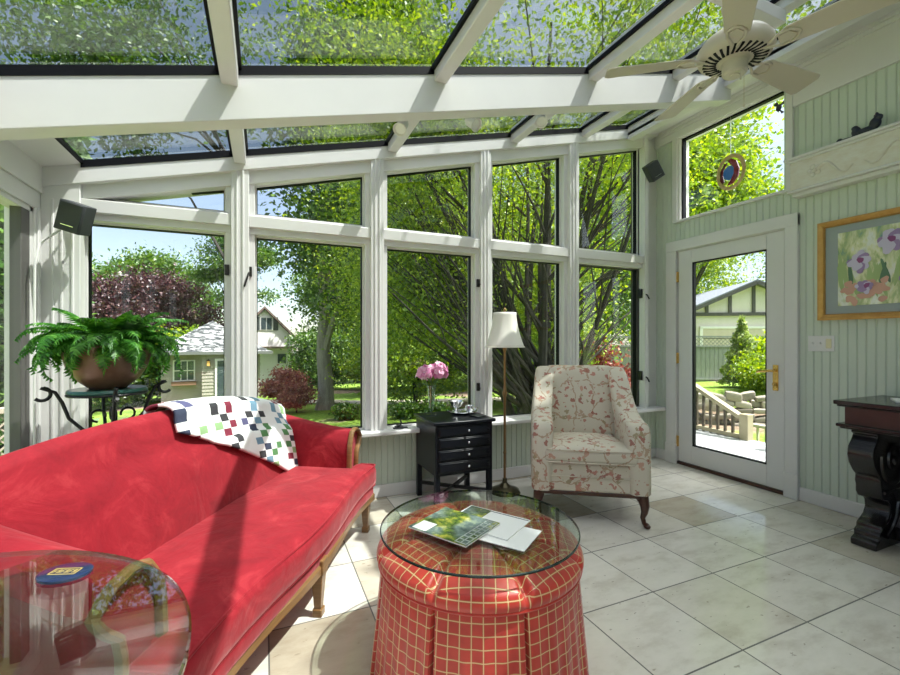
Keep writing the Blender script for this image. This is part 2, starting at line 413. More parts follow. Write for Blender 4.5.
# solid ceiling strip along the right wall
mb = MB(); c0, c1 = 2.37, 2.50
mb.hexa([(3.22, YF, rz(c0, 3.22)), (XR + .13, YF, rz(c0, XR + .13)), (3.22, YB + .12, rz(c0, 3.22)), (XR + .13, YB + .12, rz(c0, XR + .13)),
         (3.22, YF, rz(c1, 3.22)), (XR + .13, YF, rz(c1, XR + .13)), (3.22, YB + .12, rz(c1, 3.22)), (XR + .13, YB + .12, rz(c1, XR + .13))])
struct(mb.build('ceiling', W_WHITE, smooth=0), 'white sloping ceiling strip above the door wall')

tn = [0]
def trim(mb, label=None, bevel=.004, m=None, base='trim'):
    tn[0] += 1
    return struct(mb.build('%s_%d' % (base, tn[0]), m or W_WHITE, bevel=bevel, seg=2), label)
# sills
trim(BX(XL, XR, 3.10, 3.34, .492, .525), 'white window sill along the back wall', .008)
trim(BX(XL - .18, XL + .10, YF, 3.10, .492, .525), 'white window sill along the left wall', .008)
# baseboards
def bb(name, mb, label): struct(mb.build(name, W_WHITE, bevel=.006), label)
bb('baseboard_back', BX(XL, XR, YB - .018, YB, 0, .095), 'white baseboard below the back windows')
bb('baseboard_left', BX(XL, XL + .018, YF, YB - .018, 0, .095), 'white baseboard along the left wall')
bb('baseboard_right', BX(XR - .018, XR, YF, 1.94, 0, .10).box(XR - .018, XR, 3.09, YB - .018, 0, .10), 'white baseboard on the door wall')

# back wall posts (stepped fronts)
posts = [(-.193, -.086), (.729, .827), (1.639, 1.732), (2.541, 2.642)]
names = ['white window post behind the sofa arm', 'white window post left of the black cabinet', 'white window post behind the floor lamp', 'white window post behind the armchair']
for (a, b), nm in zip(posts, names):
    top = rz(2.36, (a + b) / 2)
    mb = BX(a, b, 3.16, 3.34, .52, top).box(a - .035, b + .035, 3.20, 3.34, .52, top)
    w = b - a
    for k in (.33, .67): mb.box(a + w * k - .006, a + w * k + .006, 3.152, 3.165, .53, top - .01)
    trim(mb, nm, .003)
mb = BX(XL - .12, XL, 3.16, 3.34, .52, 2.05).box(XL, -.976, 3.16, 3.34, .52, rz(2.36, -1.05))
for x in (-1.10, -1.06, -1.01): mb.box(x - .006, x + .006, 3.152, 3.165, .53, 2.0)
trim(mb, 'white corner post behind the fern', .003)
trim(BX(3.455, 3.50, 3.16, 3.34, .52, 3.2).box(3.455, XR + .05, 3.23, 3.34, .525, 3.26), 'white end post beside the door wall', .003)
# transom rail pieces, one between each pair of posts
xs = [-.976, -.193, -.086, .729, .827, 1.639, 1.732, 2.541, 2.642, 3.455]
for i in range(0, 10, 2):
    poly = [(3.172, 1.948), (3.172, 2.022), (3.235, 2.045), (3.33, 2.045), (3.33, 1.905), (3.194, 1.905), (3.194, 1.948)]
    trim(MB().prism(poly, lambda y, z, t: (t, y, z), xs[i], xs[i + 1]), 'white transom rail over lower back window, bay %s' % ['beside the fern', 'above the quilt', 'above the black cabinet', 'above the floor lamp', 'above the armchair'][i // 2], .003)
# rake rafter on the back wall and frieze under it
def sloped(x0, x1, y0, y1, c0, c1):
    return MB().hexa([(x0, y0, rz(c0, x0)), (x1, y0, rz(c0, x1)), (x0, y1, rz(c0, x0)), (x1, y1, rz(c0, x1)),
                      (x0, y0, rz(c1, x0)), (x1, y0, rz(c1, x1)), (x0, y1, rz(c1, x0)), (x1, y1, rz(c1, x1))])
trim(sloped(-1.29, 3.62, 3.15, 3.40, 2.342, 2.475), 'white sloping rafter along the top of the back wall', .004)
mb = sloped(-1.20, 3.50, 3.185, 3.34, 2.258, 2.345); trim(mb, 'white sloping frieze above the upper back windows', .003)
# main cross rafters
trim(sloped(XL - .1, 3.30, 2.20, 2.30, 2.228, 2.4745), 'large white rafter crossing the glass roof in view', .004)
trim(sloped(XL - .1, 3.30, -.35, -.25, 2.228, 2.4745), 'white rafter crossing the glass roof overhead', .004)
trim(sloped(XL - .1, 3.30, YF, YF + .1, 2.228, 2.4745), 'white rafter against the house wall', .004)
# purlins (run from the house to the back wall)
pur = [-.14, .89, 1.95, 2.70]
for x, nm in zip(pur, ['white purlin over the sofa', 'white purlin over the black cabinet', 'white purlin left of the ceiling fan', 'white purlin beside the ceiling fan']):
    for (y0, y1, q) in ((2.30, 3.15, 'far part'), (-.25, 2.20, 'near part')):
        mb = BX(x - .036, x + .036, y0, y1, rz(2.385, x), rz(2.50, x))
        trim(mb, nm + ', ' + q, .006)
# left eave
mb = BX(XL - .13, XL, YF, YB + .1, 1.925, 2.19).box(XL, XL + .012, YF, 3.16, 2.02, 2.175)
trim(mb, 'white eave header along the left wall', .004)
mb = MB(); mb.prism([(XL, 2.17), (-.97, 2.215), (-.97, 2.25), (XL - .12, 2.24), (XL - .12, 2.17)], lambda x, z, t: (x, t, z), YF, YB)
trim(mb, 'white sloping eave board under the glass roof', .002)
# left wall posts
for y0, y1, nm in ((3.10, 3.16, 'white left wall post in the far corner'), (1.95, 2.09, 'white left wall post behind the sofa back'), (.9, 1.04, 'white left wall post beside the sofa'), (-.2, -.06, 'white left wall post near the side table')):
    mb = BX(XL - .13, XL, y0, y1, .52, 1.93).box(XL, XL + .01, y0 + .015, y1 - .015, .53, 1.93); trim(mb, nm, .003)
# fan carrier bar
trim(BX(1.98, 2.67, 1.47, 1.54, rz(2.40, 2.284), rz(2.40, 2.284) + .07), 'white bar carrying the ceiling fan', .004)
# frieze boards and crown on the right wall
mb = BX(XR - .022, XR, YF, 2.0, 2.95, 3.26); mb.box(XR - .022, XR, 2.0, YB, 3.136, 3.30)
mb.box(XR - .05, XR - .02, YF, 3.16, 3.235, 3.29).box(XR - .036, XR - .02, YF, 3.16, 3.205, 3.235)
trim(mb, 'white frieze board and crown along the top of the door wall', .003)
trim(BX(3.22, 3.30, YF, 3.15, rz(2.33, 3.22), rz(2.40, 3.22)), 'white edge board of the ceiling strip', .004)

# windows of the back wall
wn = [0]
def window(label, rect_z, x0, x1, topc=None, dark=False, latches=()):
    wn[0] += 1
    w = sempty('window_%d' % wn[0], label)
    z0, z1 = rect_z
    t = .010
    def quad(x, z): return (x, z)
    if topc is None: outer = [(x0, z0), (x1, z0), (x1, z1), (x0, z1)]
    else:
        za, zb = rz(topc, x0), rz(topc, x1)
        if za < z0 + .01:
            xa = (z0 + .012 - topc) / SL; outer = [(xa, z0), (x1, z0), (x1, zb), (xa, z0 + .012)]
        else: outer = [(x0, z0), (x1, z0), (x1, zb), (x0, za)]
    cx = sum(p[0] for p in outer) / 4; cz = sum(p[1] for p in outer) / 4
    inner = [(p[0] + (t if p[0] < cx else -t), p[1] + (t if p[1] < cz else -t)) for p in outer]
    if topc is not None and inner[3][1] < inner[0][1]: inner[3] = (inner[3][0] + .03, inner[0][1] + .002)
    mb = MB()
    for i in range(4):
        j = (i + 1) % 4
        mb.prism([outer[i], outer[j], inner[j], inner[i]], lambda x, z, y: (x, y, z), 3.245, 3.315)
    mb.build('window_frame', BLACK if dark == 'g' else (SCREEN if dark else W_WHITE), w, bevel=.002)
    mb = MB()
    gk = .005
    inn2 = [(p[0] + (gk if p[0] < cx else -gk), p[1] + (gk if p[1] < cz else -gk)) for p in inner]
    if topc is not None and inn2[3][1] < inn2[0][1]: inn2[3] = (inn2[3][0], inn2[0][1] + .001)
    for i in range(4):
        j = (i + 1) % 4
        mb.prism([inner[i], inner[j], inn2[j], inn2[i]], lambda x, z, y: (x, y, z), 3.258, 3.30)
    mb.build('gasket', BLACK, w)
    MB().prism(inner, lambda x, z, y: (x, y, z), 3.275, 3.281).build('pane', PANE, w, smooth=0)
    for (lx, lz) in latches:
        mb = BX(lx - .016, lx + .016, 3.178, 3.20, lz - .035, lz + .03)
        mb.tube([(lx, 3.17, lz), (lx - .012, 3.15, lz - .05), (lx - .03, 3.148, lz - .11)] if lx > 3 or abs(lx + .08) < .02 else [(lx, 3.18, lz), (lx, 3.165, lz - .02)], .007, 6)
        mb.build('window_latch', DARKM, w, bevel=.003)
    return w
bays = [(-.976, -.228), (-.051, .694), (.862, 1.604), (1.767, 2.506), (2.677, 3.455)]
bn = ['beside the fern', 'above the quilt and sofa arm', 'above the black cabinet', 'behind the floor lamp', 'above the armchair']
lat = [[], [(-.085, 1.655)], [(1.632, 1.666), (1.632, .81)], [], []]
for (a, b), nm, la in zip(bays, bn, lat):
    window('lower back window ' + nm, (.525, 1.906), a, b, None, dark=(a > 2.6), latches=la)
    window('upper sloping back window ' + nm, (2.045, 0), a, b, 2.262)
# dark latches on the last window's right stile
w = bpy.data.objects['window_9']
for lz in (1.655, .84):
    mb = BX(3.44, 3.475, 3.19, 3.25, lz - .045, lz + .045); mb.tube([(3.46, 3.18, lz), (3.475, 3.15, lz - .02), (3.49, 3.14, lz - .06)], .008, 6)
    mb.build('window_latch', IRON, w, bevel=.003)
w2 = bpy.data.objects['window_1']
BX(-.232, -.205, 3.178, 3.20, 1.62, 1.69).build('window_latch', DARKM, w2, bevel=.003)
# left wall windows
def lwin(label, y0, y1):
    wn[0] += 1; w = sempty('window_%d' % wn[0], label); t = .028
    mb = MB()
    for r in ((y0, y1, .525, .525 + t), (y0, y1, 1.925 - t, 1.925), (y0, y0 + t, .525, 1.925), (y1 - t, y1, .525, 1.925)): mb.box(XL - .09, XL - .01, *r)
    mb.build('window_frame', W_WHITE, w, bevel=.002)
    mb = BX(XL - .06, XL - .012, y1 - .12, y1 - t, .55, 1.9); mb.build('screen_track', SCREEN, w, bevel=.003)
    BX(XL - .045, XL - .039, y0 + t, y1 - t, .55, 1.9).build('pane', PANE, w, smooth=0)
for y0, y1, nm in ((2.09, 3.10, 'left wall window beside the corner post'), (1.04, 1.95, 'left wall window behind the sofa'), (-.06, .9, 'left wall window beside the glass side table'), (-1.6, -.2, 'left wall window behind the viewer')):
    lwin(nm, y0, y1)
# glass roof panes
xe = [-.97] + pur + [3.22]
ye = [(2.30, 3.15, 'far row'), (-.25, 2.20, 'near row'), (YF + .1, -.35, 'row against the house')]
pn = ['over the sofa', 'second from the eave', 'over the middle of the room', 'beside the ceiling fan', 'above the fan against the ceiling strip']
for (y0, y1, rn) in ye:
    for i in range(5):
        wn[0] += 1; w = sempty('window_%d' % wn[0], 'glass roof pane ' + pn[i] + ', ' + rn)
        a = xe[i] + (.036 if i else 0); b = xe[i + 1] - (.036 if i < 4 else 0)
        sloped(a, b, y0, y1, 2.472, 2.480).build('pane', ROOFG, w, smooth=0)
        mb = sloped(a, a + .014, y0, y1, 2.455, 2.4735); mb2 = sloped(b - .02, b, y0, y1, 2.45, 2.4735); mb.add(mb2.v, mb2.f)
        mb2 = sloped(a, b, y1 - .005, y1, 2.432, 2.4735); mb.add(mb2.v, mb2.f); mb2 = sloped(a, b, y0, y0 + .01, 2.455, 2.4735); mb.add(mb2.v, mb2.f)
        mb.build('gasket', BLACK, w, smooth=0)

# door and its casing
mb = BX(XR - .03, XR + .02, 2.98, 3.09, 0, 2.14).box(XR - .03, XR + .02, 1.94, 2.03, 0, 2.14).box(XR - .032, XR + .02, 1.94, 3.09, 2.05, 2.15)
mb.box(XR - .038, XR, 2.975, 3.095, 0, .19).box(XR - .038, XR, 1.935, 2.035, 0, .19)
trim(mb, 'white door casing on the sage wall', .006)
trim(BX(XR - .01, XR + .15, 2.03, 2.98, 2.045, 2.065).box(XR + .02, XR + .14, 2.03, 2.04, 0, 2.05).box(XR + .02, XR + .14, 2.97, 2.98, 0, 2.05), 'white door jamb', .002)
trim(BX(XR - .015, XR + .16, 2.03, 2.98, 0, .028), 'dark wooden door threshold', .004, MAHOG)
d = sempty('door_1', 'white full-glass door with brass handle')
mb = MB()
D0, D1 = XR - .005, XR + .04
y0, y1, g0, g1, gz0, gz1 = 2.042, 2.968, 2.172, 2.826, .20, 1.92
for r in ((y0, g0, .032, 2.042), (g1, y1, .032, 2.042), (g0, g1, .032, gz0), (g0, g1, gz1, 2.042)): mb.box(D0, D1, *r)
mb.build('door_leaf', W_WHITE, d, bevel=.004)
BX(D0 + .02, D0 + .026, g0, g1, gz0, gz1).build('pane', PANE, d, smooth=0)
mb = MB()
for r in ((g0, g0 + .012, gz0, gz1), (g1 - .012, g1, gz0, gz1), (g0, g1, gz0, gz0 + .01), (g0, g1, gz1 - .01, gz1)): mb.box(D0 + .008, D1 - .004, *r)
mb.build('gasket', BLACK, d)
h = BX(D0 - .008, D0, 2.082, 2.122, .80, 1.0)
h.tube([(D0 - .002, 2.102, .955), (D0 - .045, 2.102, .955), (D0 - .055, 2.12, .955), (D0 - .05, 2.20, .945), (D0 - .045, 2.215, .94)], .011, 8)
h.ball((D0 - .02, 2.102, .85), (.02, .014, .014)).tube([(D0 - .03, 2.102, .85), (D0 - .034, 2.102, .82)], .006, 6)
h.build('door_handle', BRASS, d, bevel=.003)
for z in (.22, 1.02, 1.80):
    MB().box(D0 - .006, D0 + .002, 2.962, 2.985, z - .05, z + .05).tube([(D0 - .008, 2.975, z - .052), (D0 - .008, 2.975, z + .052)], .007, 8).build('hinge', BRASS, d)
# upper right window
wn[0] += 1; w = sempty('window_%d' % wn[0], 'high window above the door wall with a round ornament')
mb = MB()
for r in ((2.0, 2.03, 2.34, 3.14), (2.95, 2.985, 2.34, 3.14), (2.0, 2.985, 2.33, 2.352), (2.0, 2.985, 3.128, 3.15)): mb.box(XR - .01, XR + .12, *r)
mb.box(XR - .03, XR + .01, 1.98, 3.01, 2.322, 2.345).box(XR - .028, XR, 2.97, 3.02, 2.33, 3.15).box(XR - .028, XR, 1.975, 2.005, 2.33, 3.15)
mb.build('window_frame', W_WHITE, w, bevel=.004)
mb = MB()
for r in ((2.03, 2.036, 2.352, 3.128), (2.935, 2.95, 2.352, 3.128), (2.03, 2.95, 3.112, 3.128)): mb.box(XR + .02, XR + .06, *r)
mb.build('gasket', BLACK, w)
BX(XR + .04, XR + .046, 2.03, 2.95, 2.352, 3.128).build('pane', PANE, w, smooth=0)
# ------------------------------------------------------------------ sofa
SOFA_A = math.radians(60.5)
sofa = thing('camelback_sofa', 'red suede camelback sofa with carved wooden base rail and a quilt over its back', 'sofa', (.227, 1.956, 0), SOFA_A)
HL = .87
def camel(x): return .70 + .20 * max(0, math.cos(PI * (x + .22) / 2.19)) ** .62
# backrest: closed profile swept along x
def back_fn(a, b):
    x = -HL + 2 * HL * b; zt = camel(x)
    e = min(1, (HL - abs(x)) / .25 + .35)
    prof = []
    th = 2 * PI * a
    pts = [(.50, .26), (.485, .40), (.50, .47), (.535, .62), (.575, zt - .10), (.605, zt - .025), (.645, zt), (.69, zt - .02), (.715, zt - .08), (.735, .5), (.74, .26)]
    n = len(pts); t = a * n; i = int(t) % n; f = t - int(t)
    p, q = pts[i], pts[(i + 1) % n]
    y, z = p[0] + (q[0] - p[0]) * f, p[1] + (q[1] - p[1]) * f
    if y < .56: y -= .03 * max(0, 1 - (x / .8) ** 2) * math.sin(PI * min(1, max(0, (z - .36) / (zt - .40))))
    return (x, y, z)
mb = MB().grid(44, 49, back_fn, wrapu=True)
mb.f.append(tuple(range(44))); mb.mi.append(0); mb.f.append(tuple(range(48 * 44, 49 * 44))); mb.mi.append(0)
mb.build('backrest', SUEDE, sofa, smooth=70, sub=1)
def arm_mb(sg):
    def fn(a, b):
        y = .14 + .56 * b; s = b; zt = .637 + .115 * s ** 1.3
        fl = .05 * (1 - s)
        pts = [(.735, .24), (.74, .42), (.745, .52), (.755, zt - .07), (.79, zt - .012), (.835, zt), (.88 + fl * .5, zt - .02), (.895 + fl, zt - .065), (.885 + fl * .6, zt - .11), (.868, .48), (.862, .24)]
        n = len(pts); t = a * n; i = int(t) % n; f = t - int(t); p, q = pts[i], pts[(i + 1) % n]
        return (sg * (p[0] + (q[0] - p[0]) * f), y, p[1] + (q[1] - p[1]) * f)
    mb = MB().grid(33, 13, fn, wrapu=True)
    mb.f.append(tuple(range(33))); mb.mi.append(0); mb.f.append(tuple(range(12 * 33, 13 * 33))); mb.mi.append(0)
    return mb, fn
for sg in (1, -1):
    mb, fn = arm_mb(sg); a = mb.build('arm', SUEDE, sofa, smooth=60)
    pts = [Vector(fn(k / 30, 0)) + Vector((0, -.012, 0)) for k in range(2, 31)]
    MB().tube(pts, .016, 8, flat=.8).build('arm_trim', GOLDWOOD, a)
# seat cushion: wide T-shaped front
def wob(P):
    x, y, z = P
    if z > 0: z += .006 * math.sin(9 * x + 3 * y) * math.cos(7 * y - 2 * x)
    y -= .018 * math.sin(x / .87 * PI * 1.5 + PI / 2) * (1 if y < 0 else 0)
    return [x, y, z]
mb = MB().cushion((0, .062, .345), (1.74, .16, .145), .045, .0, 14, wob)
mb.cushion((0, .27, .345), (1.56, .56, .145), .05, .028, 16, wob)
cu = mb.build('seat_cushion', SUEDE, sofa, smooth=70, weld=True)
for z in (.405, .287):
    pts = [(x, -.004 - .018 * math.sin(x / .87 * PI * 1.5 + PI / 2), z) for x in np.linspace(-.84, .84, 60)]
    pts = [(-.868, .10, z), (-.868, .02, z), (-.862, .003, z)] + pts + [(.862, .003, z), (.868, .02, z), (.868, .10, z)]
    MB().tube(pts, .006, 6).build('piping', SUEDE, cu)
mb = MB().cushion((0, .33, .255), (1.70, .66, .075), .02, 0, 8, lambda P: [P[0], P[1] - (.012 * math.sin(P[0] / .87 * PI * 1.5 + PI / 2) if P[1] < 0 else 0), P[2]])
mb.build('seat_rail', SUEDE, sofa, weld=True)
def railc(x): return .012 - .018 * math.sin(x / .87 * PI * 1.5 + PI / 2)
mb = MB()
n = 60; xs_ = np.linspace(-.855, .855, n); vs = []; fs = []
for x in xs_:
    for (dy, z) in ((0, .185), (-.012, .19), (-.012, .222), (-.004, .232), (.03, .232), (.03, .185)): vs.append((x, railc(x) + dy, z))
for i in range(n - 1):
    for k in range(6): fs.append((i * 6 + k, i * 6 + (k + 1) % 6, (i + 1) * 6 + (k + 1) % 6, (i + 1) * 6 + k))
fs += [tuple(range(6)), tuple(range((n - 1) * 6, n * 6))]
mb.add(vs, fs); mb.box(.828, .855, .02, .72, .185, .23).box(-.855, -.828, .02, .72, .185, .23).box(-.85, .85, .70, .73, .185, .23)
mb.build('wood_rail', GOLDWOOD, sofa, smooth=35)
for x, y in ((-.82, .02), (0, .0), (.82, .02), (-.80, .70), (.80, .70)):
    mb = MB(); b0, b1 = .026, .015
    y += railc(x) if y < .1 else 0
    mb.hexa([(x - b1, y - b1 + .012, .03), (x + b1, y - b1 + .012, .03), (x - b1, y + b1 + .012, .03), (x + b1, y + b1 + .012, .03),
             (x - b0, y - b0 + .012, .19), (x + b0, y - b0 + .012, .19), (x - b0, y + b0 + .012, .19), (x + b0, y + b0 + .012, .19)])
    mb.box(x - .029, x + .029, y - .02, y + .042, .185, .25).box(x - .021, x + .021, y - .009, y + .033, 0, .034)
    mb.build('leg', GOLDWOOD, sofa, bevel=.004)
# quilt draped over the back (same local frame as the sofa)
def front_y(x, z):
    zt = camel(x); pr_ = [(.485, .40), (.50, .47), (.535, .62), (.575, zt - .10), (.605, zt - .025), (.645, zt)]
    y = .645
    for (y0_, z0_), (y1_, z1_) in zip(pr_[:-1], pr_[1:]):
        if z0_ <= z <= z1_: y = y0_ + (y1_ - y0_) * (z - z0_) / max(1e-6, z1_ - z0_); break
    if y < .56: y -= .03 * max(0, 1 - (x / .8) ** 2) * math.sin(PI * min(1, max(0, (z - .36) / (zt - .40))))
    return y
def quilt_fn(a, b):
    x = -.13 + a * .94; xx0 = min(x, .80); zt = camel(xx0)
    Lf = .05 + .385 * a; tot = Lf + .10 + .26; s = b * tot
    if s < Lf:
        z = zt - .035 - (Lf - s); y = front_y(xx0, max(.41, z)) - .020
        if s > Lf - .06: y = min(y, .60 - .02)
    elif s < Lf + .10:
        th = (s - Lf) / .10 * PI; y = .650 - .072 * math.cos(th); z = zt - .035 + .058 * math.sin(th) ** .8 + .006
    else: y = .722 + (s - Lf - .10) * .10; z = zt - .035 - (s - Lf - .10)
    fold = .006 * math.sin(11 * x + 6 * z) + .004 * math.sin(23 * x)
    y += (-.006 + fold) * (1 if s < Lf + .05 else -.5)
    return (x + .04 * (1 - b) * (a - .3) + .010 * math.sin(9 * s), y, z + .02 * a * math.sin(PI * b) )
q = MB().grid(50, 44, quilt_fn, lambda a, b: (a * .94, b * (.41 + .385 * a) - .385 * a))
qo = q.build('patchwork_quilt', QUILT, None, smooth=180, solid=.012)
qo.location = sofa.location; qo.rotation_euler = sofa.rotation_euler
tag(qo, 'white patchwork quilt with small coloured squares draped over the red sofa back', 'quilt')

# ------------------------------------------------------------------ ottoman with glass top
OX, OY = .755, 1.475
ott = thing('skirted_ottoman', 'round tufted ottoman in red plaid with a pleated floor-length skirt', 'ottoman', (OX, OY, 0))
def skirt_fn(a, b):
    th = 2 * PI * a; z = .385 * (1 - b) + .004
    r = .366 + .032 * b
    k = (th * 8 / (2 * PI) + .595) % 1.0; dd = abs(k - .5)          # pleat at k = .5
    r -= (.045 * max(0, 1 - dd / .022)) * min(1, b * 1.4 + .25)
    r += .010 * b * math.exp(-((dd - .06) / .05) ** 2) + .004 * b * math.sin(th * 40)
    return (r * math.cos(th), r * math.sin(th), z)
MB().grid(720, 18, skirt_fn, lambda a, b: (a * 2 * PI * .385, .385 * (1 - b)), wrapu=True).build('skirt', PLAID, ott, smooth=50)
def top_fn(a, b):
    th = 2 * PI * a; s = b
    k = (th * 8 / (2 * PI) + .595) % 1.0; dd = abs(k - .5)
    cr = math.exp(-(dd / .045) ** 2)
    if s < .35:
        t = s / .35; r = .372 + .012 * math.sin(PI * t); z = .382 + .058 * t
    else:
        t = (s - .35) / .65; ph = t * PI / 2
        r = .372 * (1 - t) ** .72 if t > .0 else .372; z = .44 + .042 * math.sin(min(1, t * 2.4) * PI / 2) - .03 * max(0, (t - .75) / .25) ** 2
    amt = math.sin(PI * min(1, max(0, s))) ** .5
    z -= .022 * cr * (1 if s > .35 else s / .35) * (1 - .3 * s); r -= .010 * cr * amt
    return (r * math.cos(th), r * math.sin(th), z)
def top_uv(a, b):
    x, y, z = top_fn(a, b)
    if b < .35: return (a * 2 * PI * .385, z)
    th = 2 * PI * a; k = math.floor(th * 8 / (2 * PI) + .595 - .5) ; tc = (k + 1 - .595) * 2 * PI / 8
    r = math.hypot(x, y); return (tc * .385 + r * math.sin(th - tc), .44 + (.372 - r * math.cos(th - tc)))
MB().grid(384, 40, top_fn, top_uv, wrapu=True).build('tufted_top', PLAID, ott, smooth=60)
pts = [(.374 * math.cos(t), .374 * math.sin(t), .386) for t in np.linspace(0, 2 * PI, 97)[:-1]]
MB().tube(pts, .006, 6, closed=True).build('piping', PLAID, ott)
MB().ball((0, 0, .456), (.02, .02, .008)).build('button', PLAID, ott)
def disc_top(name, label, cat, x, y, z, r, th):
    g = thing(name, label, cat, (x, y, z))
    MB().lathe([(0, 0), (r - .003, 0), (r - .003, 0), (r - .003, th), (r - .003, th), (0, th)], 128, cap=False).build('pane', TABLEG, g, smooth=30)
    MB().lathe([(r - .004, .0), (r, .002), (r, th - .002), (r - .004, th), (r - .004, .0)], 128, cap=False).build('edge', EDGEG, g, smooth=60)
    return g
disc_top('glass_disc', 'round clear glass top lying on the red plaid ottoman', 'glass top', OX, OY, .490, .372, .009)
GT = .4995
def mag(name, label, c, w, l, rz_, th, cols, z, extra=None, cat='magazine'):
    o = thing(name, label, cat, (c[0], c[1], z), rz_)
    BX(-w / 2, w / 2, -l / 2, l / 2, .0006, th - .0006).build('pages', PAPER, o)
    BX(-w / 2 - .001, w / 2 + .001, -l / 2 - .001, l / 2 + .001, th - .0006, th).build('cover', cols, o, smooth=0)
    if extra: extra(o, w, l, th)
    return o
def cover_mat():
    m, nt, out = newmat('garden_cover')
    tc = N(nt, 'ShaderNodeTexCoord'); no = N(nt, 'ShaderNodeTexNoise', Scale=22, Detail=5, Roughness=.7); L(nt, tc.outputs['Object'], no.inputs[0])
    n2 = N(nt, 'ShaderNodeTexNoise', Scale=7, Detail=2); L(nt, tc.outputs['Object'], n2.inputs[0])
    a = ramp(nt, no.outputs[0], [(.32, (.015, .03, .02)), (.5, (.10, .16, .03)), (.62, (.42, .40, .06)), (.75, (.60, .62, .45))])
    b = ramp(nt, no.outputs[0], [(.3, (.03, .05, .05)), (.55, (.16, .22, .20)), (.7, (.40, .48, .30))])
    pbsdf(nt, out, mixc(nt, ramp(nt, n2.outputs[0], [(.45, (0, 0, 0)), (.55, (1, 1, 1))]), a, b), .25, coat=.3); return m
COVER = cover_mat()
GREYW = mat('grey_lattice_print', (.34, .38, .36), .4)
def garden_extra(o, w, l, th):
    mb = MB()
    for i in range(9):
        x = -w / 2 + .01 + i * (w - .02) / 8; mb.box(x - .0025, x + .0025, -l / 2 + .004, -l / 2 + .052, th, th + .0004)
    for i in range(3):
        y = -l / 2 + .006 + i * .022; mb.box(-w / 2 + .006, w / 2 - .006, y - .002, y + .002, th, th + .0004)
    mb.build('fence_print', GREYW, o, smooth=0)
    BX(-w / 2 + .006, -w / 2 + .075, l / 2 - .075, l / 2 - .012, th, th + .0004).build('mailing_label', PAPER, o, smooth=0)
mag('brochure', 'thin white leaflet lying under the other magazines on the glass, edge towards the armchair', (.785, 1.365), .175, .25, math.radians(36), .004, PAPER, GT, None, 'leaflet')
def white_extra(o, w, l, th):
    mb = BX(-w / 2 + .004, w / 2 - .004, l / 2 - .10, l / 2 - .006, th, th + .0004); mb.build('photo_print', COVER, o, smooth=0)
    BX(w / 2 - .012, w / 2 - .007, -l / 2 + .004, l / 2 - .004, th, th + .0004).build('black_rule', BLACK, o, smooth=0)
mag('catalogue', 'white magazine with a dark rule, half covered by the garden magazine on the glass', (.785, 1.46), .195, .265, math.radians(32), .005, PAPER, GT + .0041, white_extra)
mag('garden_magazine', 'garden magazine with a green and yellow cover and white mailing label, topmost on the glass', (.65, 1.465), .225, .255, math.radians(30), .006, COVER, GT + .0092, garden_extra)

# ------------------------------------------------------------------ round glass side table
TX, TY, TZ, TR = -.67, .80, .69, .56
tb = thing('glass_side_table', 'large round glass-topped side table at the near end of the red sofa', 'table', (TX, TY, 0))
MB().lathe([(0, TZ), (TR - .004, TZ), (TR - .004, TZ + .012), (0, TZ + .012)], 128, cap=False).build('glass_top', TABLEG2, tb, smooth=30)
MB().lathe([(TR - .004, TZ), (TR, TZ + .002), (TR, TZ + .010), (TR - .004, TZ + .012), (TR - .004, TZ)], 128, cap=False).build('glass_edge', EDGEL, tb, smooth=60)
MB().lathe([(0, 0), (.16, 0), (.17, .02), (.12, .05), (.05, .09), (.038, .20), (.055, .30), (.075, .40), (.05, .50), (.035, .56), (.09, .64), (.17, .675), (.17, .688), (0, .688)], 40, (-.06, -.10, 0), False).build('pedestal', ESPRESSO, tb, smooth=50)
for k in range(3):
    a = 2 * PI * k / 3 + .5; ca, sa = math.cos(a), math.sin(a)
    MB().tube([(-.06 + ca * r, -.10 + sa * r, z) for r, z in ((.05, .16), (.13, .17), (.21, .13), (.27, .06), (.31, .022))], [.03, .03, .026, .022, .02], 10).build('foot', ESPRESSO, tb)
# coaster on the side table
cz = TZ + .012
co_ = thing('coaster', 'dark blue oval coaster with a gold label on the glass side table', 'coaster', (-.385, 1.165, cz), math.radians(-20))
mb = MB().lathe([(0, 0), (.049, 0), (.05, .002), (.05, .006), (.048, .007), (0, .007)], 40, cap=False); mb.v = [(x * 1.0, y * .78, z) for x, y, z in mb.v]; mb.build('disc', mat('navy_enamel', (.012, .025, .075), .25, coat=.3), co_)
GOLDP = mat('gold_print', (.62, .45, .10), .35)
mb = MB()
for r in ((-.027, .027, -.013, -.011), (-.027, .027, .011, .013), (-.027, -.025, -.013, .013), (.025, .027, -.013, .013)): mb.box(*r, .007, .0074)
for i in range(6):
    x = -.0195 + i * .0078; mb.box(x - .0026, x - .0014, -.007, .007, .007, .0074)
    mb.box(x - .0026, x + .002, .005, .007, .007, .0074); mb.box(x - .0026, x + .0012, -.001, .001, .007, .0074)
    if i % 2: mb.box(x + .001, x + .0022, -.007, .005, .007, .0074)
mb.build('label_print', GOLDP, co_, smooth=0)

